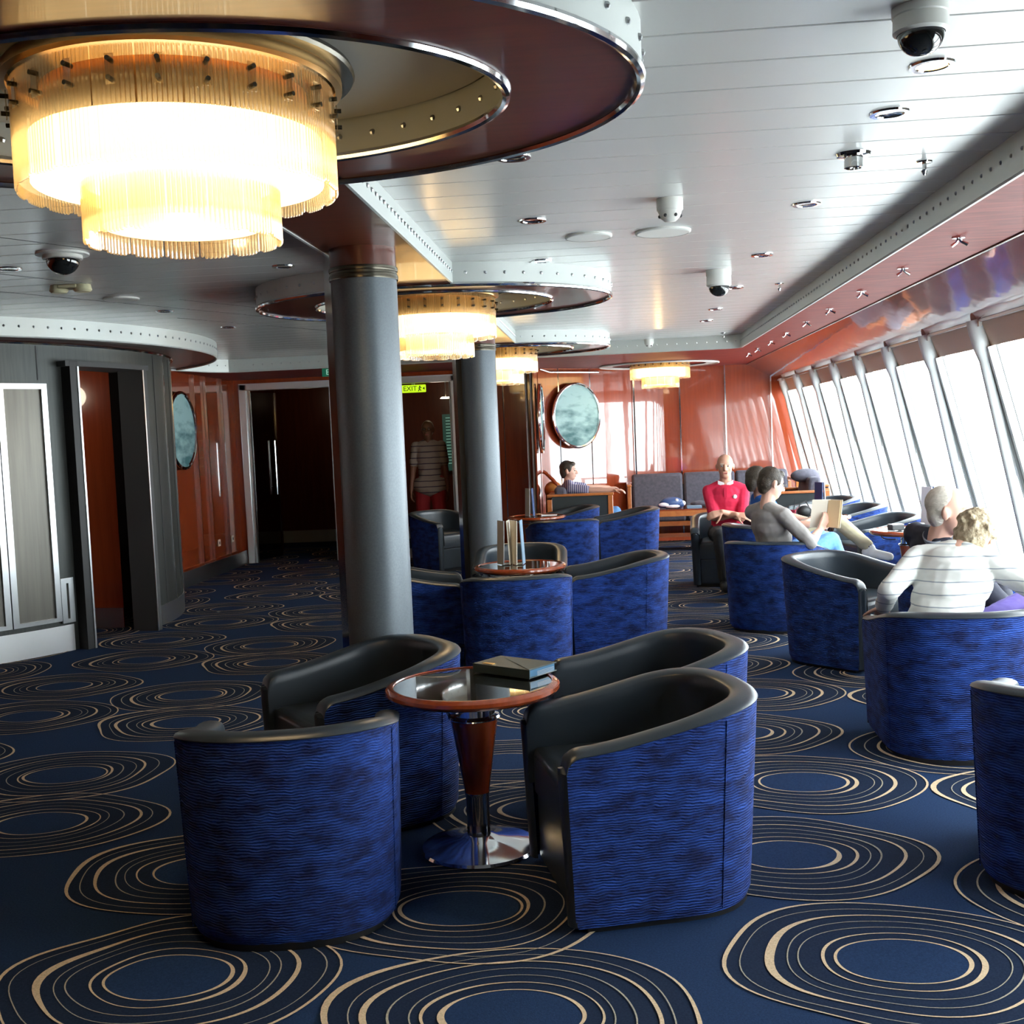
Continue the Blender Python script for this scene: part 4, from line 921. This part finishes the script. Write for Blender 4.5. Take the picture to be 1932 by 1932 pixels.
# ---------------- people ----------------
def cap(mb, p, q, ra, rb, n=12, mi=0):
    p, q = Vector(p), Vector(q); d = q - p; L = d.length; d.normalize(); rot = d.to_track_quat('Z', 'Y').to_matrix(); prof = []
    for k in range(6): a = -PI / 2 + PI / 2 * k / 5; prof.append((max(1e-4, ra * math.cos(a)), ra * math.sin(a)))
    for k in range(6): a = PI / 2 * k / 5; prof.append((max(1e-4, rb * math.cos(a)), L + rb * math.sin(a)))
    vs = []
    for r, z in prof:
        for i in range(n): a = 2 * PI * i / n; vs.append(p + rot @ Vector((r * math.cos(a), r * math.sin(a), z)))
    fs = [(j * n + i, j * n + (i + 1) % n, (j + 1) * n + (i + 1) % n, (j + 1) * n + i) for j in range(11) for i in range(n)]
    fs += [tuple(reversed(range(n))), tuple(11 * n + i for i in range(n))]
    mb.add(vs, fs, mi)
def skin_mesh(name, mb, m, parent, vox=.008, sm=3, wrinkle=0):
    """fuse overlapping volumes into one continuous surface"""
    me = bpy.data.meshes.new(name); me.from_pydata(mb.v, [], mb.f); o = bpy.data.objects.new(name, me); COL.objects.link(o)
    r = o.modifiers.new('r', 'REMESH'); r.mode = 'VOXEL'; r.voxel_size = vox; r.use_smooth_shade = True
    s_ = o.modifiers.new('s', 'SMOOTH'); s_.factor = .6; s_.iterations = sm
    if wrinkle:
        tx = bpy.data.textures.new('w', 'CLOUDS'); tx.noise_scale = .09; dm = o.modifiers.new('d', 'DISPLACE'); dm.texture = tx; dm.strength = wrinkle; dm.mid_level = .5
    dg = bpy.context.evaluated_depsgraph_get(); dg.update(); me2 = bpy.data.meshes.new_from_object(o.evaluated_get(dg)); bpy.data.objects.remove(o)
    me2.name = name; me2.materials.clear(); me2.materials.append(M[m]); me2.polygons.foreach_set('use_smooth', [True] * len(me2.polygons))
    o = bpy.data.objects.new(name, me2); COL.objects.link(o)
    if parent: o.parent = parent
    return o
def ik(a, c, l1, l2, hint):
    a, c = Vector(a), Vector(c); d = c - a; L = min(d.length, (l1 + l2) * .999); u = d.normalized(); h = Vector(hint); h = (h - u * h.dot(u)).normalized()
    x = (l1 * l1 - l2 * l2 + L * L) / (2 * L); y = math.sqrt(max(0, l1 * l1 - x * x)); return a + u * x + h * y, a + u * L
def hand(mb, w, d, palm_n, s=1.0, curl=.5, side=1):
    """wrist point, hand direction, palm normal; five fingers curled towards the palm"""
    w, d, n = Vector(w), Vector(d).normalized(), Vector(palm_n); n = (n - d * n.dot(d)).normalized(); x = d.cross(n) * side
    mb.ball(w + d * .045 * s, .040 * s, 8, sc=(1, 1, 1)) if 0 else None
    for k in range(4): cap(mb, w + x * (.009 * (k - 1.5)) * s, w + d * .085 * s + x * (.019 * (k - 1.5)) * s, .013 * s, .0125 * s, 8)
    ln = [.062, .074, .070, .055]
    for k in range(4):
        p = w + d * .085 * s + x * (.0205 * (k - 1.5)) * s; dd = d.copy(); r = .0092 * s
        for j in range(3):
            a = curl * (.7 + .4 * j); dd = (dd * math.cos(a) + n * math.sin(a)).normalized(); q = p + dd * ln[k] * s * (.45, .32, .26)[j]; cap(mb, p, q, r, r * .92, 7); p = q; r *= .93
    p = w + d * .02 * s - x * .026 * s; dd = (d * .6 - x * .75 + n * .3).normalized(); r = .0115 * s
    for j in range(3): q = p + dd * (.038, .032, .026)[j] * s; cap(mb, p, q, r, r * .9, 7); p = q; dd = (dd + d * .35 + n * .25 * curl).normalized(); r *= .93
def head_build(mb, c, f, u, s=1.0):
    """c skull centre; f face direction; u up"""
    f = Vector(f).normalized(); u = Vector(u); u = (u - f * u.dot(f)).normalized(); r = f.cross(u); R = Matrix((r, f, u)).transposed(); P = lambda x, y, z: c + R @ (Vector((x, y, z)) * s)
    mb.ball(P(0, -.012, .030), .1 * s, 12, sc=(.76, .96, .88), rot=R)
    mb.ball(P(0, .022, -.02), .1 * s, 12, sc=(.64, .66, .86), rot=R)
    mb.ball(P(0, .045, -.078), .1 * s, 10, sc=(.42, .40, .34), rot=R)       # chin
    mb.ball(P(0, .068, .030), .1 * s, 8, sc=(.52, .16, .12), rot=R)         # brow
    for q in (-1, 1):
        mb.ball(P(q * .036, .060, -.022), .1 * s, 8, sc=(.22, .20, .17), rot=R)  # cheek
        mb.ball(P(q * .079, -.008, -.008), .1 * s, 8, sc=(.075, .19, .31), rot=R) # ear
        mb.ball(P(q * .086, -.014, .008), .1 * s, 8, sc=(.05, .13, .18), rot=R)
    cap(mb, P(0, .086, .018), P(0, .108, -.022), .010 * s, .0155 * s, 8)      # nose
    for q in (-1, 1): mb.ball(P(q * .013, .094, -.026), .011 * s, 6)
    cap(mb, P(-.020, .080, -.052), P(.020, .080, -.052), .009 * s, .009 * s, 8); cap(mb, P(-.018, .078, -.062), P(.018, .078, -.062), .010 * s, .010 * s, 8)
    return P, R
def face_bits(P, R, t, s, lips='lips', brow='hair_dark', glasses=False):
    b = MB()
    for q in (-1, 1): b.ball(P(q * .030, .0765, .010), .0105 * s, 8, sc=(1.1, 1, .7))
    b.build('eye_white', 'eye_white', t)
    b = MB()
    for q in (-1, 1): b.ball(P(q * .030, .0840, .010), .0048 * s, 8)
    b.build('iris', 'iris', t)
    b = MB(); cap(b, P(-.018, .0885, -.0545), P(.018, .0885, -.0545), .0035 * s, .0035 * s, 6); cap(b, P(-.015, .087, -.0605), P(.015, .087, -.0605), .0042 * s, .0042 * s, 6); b.build('lips', lips, t)
    if brow:
        b = MB()
        for q in (-1, 1): cap(b, P(q * .016, .086, .031), P(q * .046, .078, .031), .0035 * s, .0025 * s, 6)
        b.build('eyebrows', brow, t)
    if glasses:
        b = MB()
        for q in (-1, 1):
            b.tube([P(q * .032 + .022 * math.cos(k * PI / 8), .098, .006 + .017 * math.sin(k * PI / 8)) for k in range(16)], .0016 * s, 6, closed=True)
            b.tube([P(q * .055, .096, .012), P(q * .082, .02, .012), P(q * .084, -.02, .008)], .0016 * s, 6)
        b.tube([P(-.010, .100, .008), P(.010, .100, .008)], .0016 * s, 6); b.build('glasses', 'dark_rim', t)
def hair_build(P, R, t, s, m, style, vox=.006, wr=.006):
    b = MB()
    if style == 'short':
        b.ball(P(0, -.022, .044), .1 * s, 12, sc=(.83, .97, .86), rot=R); b.ball(P(0, -.055, .0), .1 * s, 10, sc=(.74, .60, .82), rot=R); b.ball(P(0, -.06, -.045), .1 * s, 8, sc=(.52, .40, .5), rot=R)
        b.ball(P(0, .035, .088), .1 * s, 8, sc=(.62, .48, .30), rot=R)
        for q in (-1, 1): b.ball(P(q * .066, .012, .03), .1 * s, 8, sc=(.16, .30, .42), rot=R)
    if style == 'thin':
        b.ball(P(0, -.032, .040), .1 * s, 12, sc=(.79, .88, .84), rot=R); b.ball(P(0, -.050, -.01), .1 * s, 10, sc=(.72, .56, .72), rot=R)
        for q in (-1, 1): b.ball(P(q * .066, -.03, .02), .1 * s, 8, sc=(.14, .30, .34), rot=R)
    if style == 'curly':
        b.ball(P(0, -.02, .045), .1 * s, 12, sc=(.92, 1.06, .96), rot=R); b.ball(P(0, -.05, -.02), .1 * s, 10, sc=(.84, .68, .86), rot=R)
        rnd = random.Random(5)
        for k in range(90):
            v = Vector((rnd.gauss(0, 1), rnd.gauss(0, 1), rnd.gauss(0, 1))).normalized()
            if v.y > .35 and v.z < .4: continue
            b.ball(P(v.x * .088, -.026 + v.y * .098, .03 + v.z * .092), .017 * s, 6)
    return skin_mesh('hair', b, m, t, vox, 2, wr)
def limb(mb, pts, rs, n=12):
    for i in range(len(pts) - 1): cap(mb, pts[i], pts[i + 1], rs[i], rs[i + 1], n)
def torso(mb, hip, neck, fwd, s, grow=0, w=1.0):
    hip, neck = Vector(hip), Vector(neck); u = (neck - hip).normalized(); r = Vector(fwd).cross(u).normalized(); f = u.cross(r); R = Matrix((r, f, u)).transposed(); L = (neck - hip).length
    g = grow
    for k, (t_, wx, wy, wz) in enumerate([(0, .165, .12, .12), (.2, .145, .112, .13), (.42, .150, .115, .13), (.62, .165, .118, .13), (.78, .155, .10, .09)]):
        mb.ball(hip + u * L * t_, 1, 10, sc=((wx * w + g) * s, (wy + g) * s, (wz + g) * s), rot=R)
    for q in (-1, 1): cap(mb, hip + u * L * .95 + r * q * .03 * s, hip + u * (L - .075 * s) + r * q * .155 * w * s, (.050 + g) * s, (.052 + g) * s)
    return r, f, u
def person(name_label, loc, vox=.008, **k):
    return thing('person', name_label, 'person', loc)
def seated(label, pelvis, face, lean, headdir, spec):
    """pelvis (x,y,z world); face = compass angle in degrees of the body's front; lean = forward lean (deg); headdir vector"""
    s = spec.get('s', 1.0); vox = spec.get('vox', .008); pel = Vector(pelvis); a = math.radians(face); F = Vector((math.cos(a), math.sin(a), 0)); Rr = Vector((F.y, -F.x, 0))
    t = thing('person', label, 'person', (pel.x, pel.y, 0)); off = Vector((pel.x, pel.y, 0)); 
    pel = Vector((0, 0, pel.z)); ln = math.radians(lean); U = (Vector((0, 0, 1)) * math.cos(ln) + F * math.sin(ln)).normalized(); U = (U + Rr * spec.get('side', 0)).normalized()
    neck = pel + U * .47 * s
    if 'neck' in spec: neck = Vector(spec['neck']) - off; U = (neck - pel).normalized()
    body = MB(); top = MB(); leg = MB(); w = spec.get('w', 1.0)
    r, f, u = torso(body, pel, neck, F, s, -.004, w); torso(top, pel + U * .02, neck, F, s, .008, w)
    hd = Vector(headdir).normalized(); nb = spec.get('neckdir', None); nd = Vector(nb).normalized() if nb else (U + F * .25).normalized()
    hc = neck + nd * .145 * s
    if 'head' in spec: hc = Vector(spec['head']) - off - Vector((0, 0, .02))
    up = Vector(spec.get('headup', (0, 0, 1)))
    cap(body, neck - U * .02, hc.lerp(neck, .25), .056 * s, .054 * s); P, R = head_build(body, hc, hd, up, s)
    sl_ = spec.get('sleeve', 1.0); hands = spec['hands']; hn = spec.get('palm', [(0, 0, -1), (0, 0, -1)]); hdv = spec.get('handdir', [None, None])
    for i, q in enumerate((-1, 1)):          # -1 left of person is -r ; q=-1 left
        sh = neck - u * .075 * s + r * q * .165 * w * s; hp = Vector(hands[i]) - off; hint = spec.get('elbow', [(-Rr.x * 1, -Rr.y * 1, -1), (Rr.x, Rr.y, -1)])[i]
        el, wr = ik(sh, hp, .285 * s, .25 * s, hint)
        limb(body, [sh, el], [.046 * s, .040 * s]); limb(body, [el, el.lerp(wr, .35), wr], [.039 * s, .040 * s, .025 * s])
        d = Vector(hdv[i]) if hdv[i] else (wr - el); hand(body, wr, d, hn[i], s * spec.get('hs', 1.0), spec.get('curl', .5), q)
        if sl_ <= 1: limb(top, [sh, sh.lerp(el, sl_)], [.060 * s, .057 * s])
        else: limb(top, [sh, el], [.061 * s, .052 * s]); limb(top, [el, el.lerp(wr, sl_ - 1)], [.051 * s, .040 * s])
    knees = spec['knees']; feet = spec['feet']
    for i, q in enumerate((-1, 1)):
        hj = pel + Rr * q * .085 * s - U * .02; kn = Vector(knees[i]) - off; ft = Vector(feet[i]) - off
        limb(body, [hj, kn], [.078 * s, .055 * s]); limb(body, [kn, kn.lerp(ft, .3), ft], [.052 * s, .052 * s, .036 * s])
        limb(leg, [hj, hj.lerp(kn, .5), kn], [.095 * s, .085 * s, .068 * s]); limb(leg, [kn, kn.lerp(ft, .35), kn.lerp(ft, .92)], [.067 * s, .062 * s, .053 * s])
    cap(leg, pel - Rr * .07, pel + Rr * .07, .115 * s, .115 * s)
    skin_mesh('body', body, spec.get('skin', 'skin'), t, vox); skin_mesh(spec.get('topname', 'shirt'), top, spec['top'], t, vox, 3, spec.get('wr', .012)); skin_mesh('trousers', leg, spec['legs'], t, vox, 3, .010)
    for i in (0, 1):
        ft = Vector(feet[i]) - off; tp = Vector(spec['toes'][i]).normalized(); b = MB(); cap(b, ft - Vector((0, 0, .035)) - tp * .03, ft + tp * .15 - Vector((0, 0, .045)), .042 * s, .036 * s); cap(b, ft - Vector((0, 0, .0)), ft - Vector((0, 0, .04)), .042 * s, .045 * s)
        skin_mesh('shoe', b, spec.get('shoes', 'trouser_dark'), t, .008)
        if spec.get('sock'): b = MB(); kn = Vector(knees[i]) - off; cap(b, ft.lerp(kn, .02), ft.lerp(kn, .16), .042 * s, .045 * s); b.build('sock', spec['sock'], t)
    if spec.get('hair'): hair_build(P, R, t, s, spec['hair'], spec.get('style', 'short'))
    face_bits(P, R, t, s, brow=spec.get('brow', 'hair_dark'), glasses=spec.get('glasses', False))
    return t, neck, u, f, r, P, R
V = Vector
# 1 bald man in red polo, facing the camera
t, neck, u, f, r, P, R = seated('bald man in a red polo shirt sitting with folded arms, facing the camera', (1.10, 11.02, .48), 262, -6, (-.10, -1, -.03), dict(s=1.0, vox=.007, skin='skin', top='polo_red', legs='trouser_dark', sleeve=.74, neck=(1.10, 11.03, .955), head=(1.095, 11.0, 1.13),
    hands=[(1.03, 10.74, .70), (1.16, 10.74, .67)], knees=[(1.28, 10.52, .50), (.98, 10.50, .50)], feet=[(1.26, 10.40, .09), (1.0, 10.38, .09)], toes=[(0, -1, 0), (0, -1, 0)], elbow=[(.9, .5, -.8), (-.9, .5, -.8)], handdir=[(-1, -.15, -.25), (1, -.2, -.2)], palm=[(0, .8, -.6), (0, .8, -.6)], hair=None, brow='hair_white', curl=.35))
b = MB()
for q in (-1, 1): b.obox(neck - u * .004 + f * .050 + r * q * .042, r * .030 + u * .012 * q, u * .018, f * .010)
b.build('collar', 'collar_white', t, bevel=.003)
b = MB(); b.obox(neck - u * .10 + f * .116, r * .013, u * .055, f * .006); b.build('placket', 'polo_red', t)
b = MB(); b.ball(neck - u * .13 + f * .112 - r * .085, .02, 8, sc=(1, .5, 1)); b.build('badge', 'collar_white', t)
# 2 man in blue shirt behind the reader, legs crossed
seated('man in a blue T-shirt and khaki trousers with crossed legs, mostly behind the reading woman', (1.38, 9.82, .48), 8, -12, (.95, .1, -.1), dict(s=1.0, vox=.008, top='shirt_blue', legs='khaki', sleeve=.95, hair='hair_dark', style='short', neck=(1.25, 9.72, .90), head=(1.235, 9.66, 1.045),
    hands=[(1.68, 10.02, .66), (1.66, 9.72, .68)], knees=[(1.86, 9.86, .70), (1.82, 9.90, .50)], feet=[(2.12, 9.60, .44), (1.95, 9.98, .09)], toes=[(.9, -.35, -.15), (1, 0, 0)], shoes='shoe_white', sock='sock_navy', elbow=[(0, 1, -.6), (-.1, -.8, -.8)]))
# 3 woman reading
t3, neck, u, f, r, P, R = seated('woman with short dark hair and grey sweater, reading an open book', (1.22, 8.50, .48), 38, 2, (.86, .30, -.28), dict(s=.95, vox=.007, skin='skin_pale', top='sweater_gray', topname='sweater', legs='jeans', sleeve=1.35, hair='hair_dark', style='short', glasses=True, neck=(1.12, 8.40, .915), head=(1.165, 8.40, 1.085),
    hands=[(1.50, 8.62, .74), (1.50, 8.40, .72)], knees=[(1.58, 8.86, .62), (1.62, 8.62, .62)], feet=[(1.80, 8.98, .12), (1.84, 8.76, .10)], toes=[(1, .5, 0), (1, .5, 0)], handdir=[(.5, -.1, .8), (.5, .15, .8)], palm=[(.3, -.6, .3), (-.2, .8, .3)], curl=.4, wr=.014, elbow=[(-.2, .8, -.8), (.3, -.9, -.9)]))
t = thing('open_book', 'open paperback held up by the woman in the grey sweater', 'book', (1.57, 8.46, .80), math.radians(146))
for s_ in (-1, 1):
    q = MB()
    for k in range(6): q.obox((s_ * .055, .030 - .004 * k, .03), (s_ * .053, .016 + .004 * k, 0), (0, .0012, 0), (0, -.03, .095))
    q.build('pages', 'paper' if s_ > 0 else 'page', t)
    q = MB(); q.obox((s_ * .058, -.002, .03), (s_ * .058, .030, 0), (0, .0015, 0), (0, -.03, .10)); q.build('cover', 'paper', t)
# 4 white-haired man
t, neck, u, f, r, P, R = seated('white-haired man in a dark top with grey collar, turned to the windows', (1.86, 6.55, .48), 28, 4, (.88, -.42, -.10), dict(s=1.13, vox=.008, skin='skin_pale', top='jacket_dark', topname='jacket', legs='trouser_dark', sleeve=1.8, hair='hair_white', style='thin', brow='hair_white', neck=(1.74, 6.30, .85), head=(1.80, 6.25, 1.01),
    hands=[(2.10, 6.75, .62), (2.08, 6.35, .60)], knees=[(2.28, 6.85, .52), (2.28, 6.62, .52)], feet=[(2.40, 6.95, .1), (2.42, 6.70, .1)], toes=[(1, .3, 0), (1, .3, 0)]))
b = MB(); b.lathe([(.066, 0), (.070, .03), (.064, .035)], 24); o = b.build('collar', 'collar_gray', t); o.location = neck - u * .005; o.rotation_euler = u.to_track_quat('Z', 'Y').to_euler()
# 5 woman in white sweater leaning forward
seated('woman in a white striped sweater leaning forward, her back to the camera', (1.44, 5.22, .49), 62, 36, (.55, .55, -.55), dict(s=1.0, vox=.007, w=1.04, skin='skin_pale', top='sweater_white', topname='sweater', legs='purple', sleeve=1.85, hair='hair_blond', style='curly', wr=.014, brow=None, neck=(1.61, 5.44, .885), head=(1.705, 5.50, .945), headup=(.4, .35, .85),
    hands=[(1.27, 5.52, .60), (1.90, 5.40, .58)], elbow=[(-.45, -1, .05), (.5, -1, .05)], handdir=[(.2, 1, -.2), (0.3, 1, -.2)], knees=[(1.66, 5.66, .56), (1.92, 5.52, .60)], feet=[(1.75, 5.85, .1), (2.10, 5.75, .1)], toes=[(.5, 1, 0), (.6, 1, 0)]))
# 6 woman in striped top, side on
seated('woman with short brown hair and blue-striped top, arm on the armchair', (-.42, 13.74, .47), 8, -8, (1, -.10, -.05), dict(s=.98, vox=.008, skin='skin_pale', top='top_stripe', topname='top', legs='jeans', sleeve=.7, hair='hair_dark', style='short', neck=(-.50, 13.70, .91), head=(-.485, 13.68, 1.055),
    hands=[(.02, 14.05, .80), (.06, 13.42, .80)], knees=[(.06, 13.85, .52), (.06, 13.68, .52)], feet=[(.15, 13.85, .1), (.16, 13.68, .1)], toes=[(1, 0, 0), (1, 0, 0)], elbow=[(0, .6, -.8), (0, -.6, -.8)]))
# 7 standing man in the doorway
def standing(label, x, y, face, spec):
    s = spec['s']; a = math.radians(face); F = V((math.cos(a), math.sin(a), 0)); Rr = V((F.y, -F.x, 0)); t = thing('person', label, 'person', (x, y, 0)); pel = V((0, 0, .90 * s)); neck = V((0, 0, 1.42 * s))
    body = MB(); top = MB(); leg = MB(); r, f, u = torso(body, pel, neck, F, s, 0, .92); torso(top, pel + u * .02, neck, F, s, .014, .94); top.ball(pel - u * .03, 1, 10, sc=(.225 * s, .18 * s, .15 * s), rot=Matrix((r, f, u)).transposed())
    hc = neck + V((0, 0, .15 * s)) + F * .02; cap(body, neck, hc, .056 * s, .055 * s); P, R = head_build(body, hc, F, (0, 0, 1), s)
    for q in (-1, 1):
        sh = neck - u * .05 * s + r * q * .165 * s; hp = V((0, 0, .80 * s)) + r * q * .24 * s + F * .06; el, wr = ik(sh, hp, .30 * s, .27 * s, -F + r * q * .4); limb(body, [sh, el, wr], [.048 * s, .040 * s, .027 * s]); hand(body, wr, V((0, 0, -1)), -r * q, s, .35, q)
        limb(top, [sh, sh.lerp(el, .7)], [.064 * s, .062 * s]); hj = pel + r * q * .09 * s; kn = V((0, 0, .48 * s)) + r * q * .11 * s + F * .01; ft = V((0, 0, .08)) + r * q * .12 * s
        limb(body, [hj, kn, ft], [.085 * s, .056 * s, .038 * s]); limb(leg, [hj, kn + V((0, 0, .02))], [.11 * s, .085 * s]); b = MB(); cap(b, ft - F * .03 - V((0, 0, .035)), ft + F * .16 - V((0, 0, .04)), .045, .038); skin_mesh('shoe', b, 'trouser_dark', t, .01)
    skin_mesh('body', body, 'skin_tan', t, .009); skin_mesh('polo_shirt', top, 'polo_stripe', t, .009, 3, .012); skin_mesh('shorts', leg, 'shorts_red', t, .009, 3, .01); hair_build(P, R, t, s, 'hair_white', 'thin'); face_bits(P, R, t, s, glasses=True)
standing('man in a striped polo shirt and red shorts standing inside the right doorway', -2.33, 14.75, 270, dict(s=1.02))
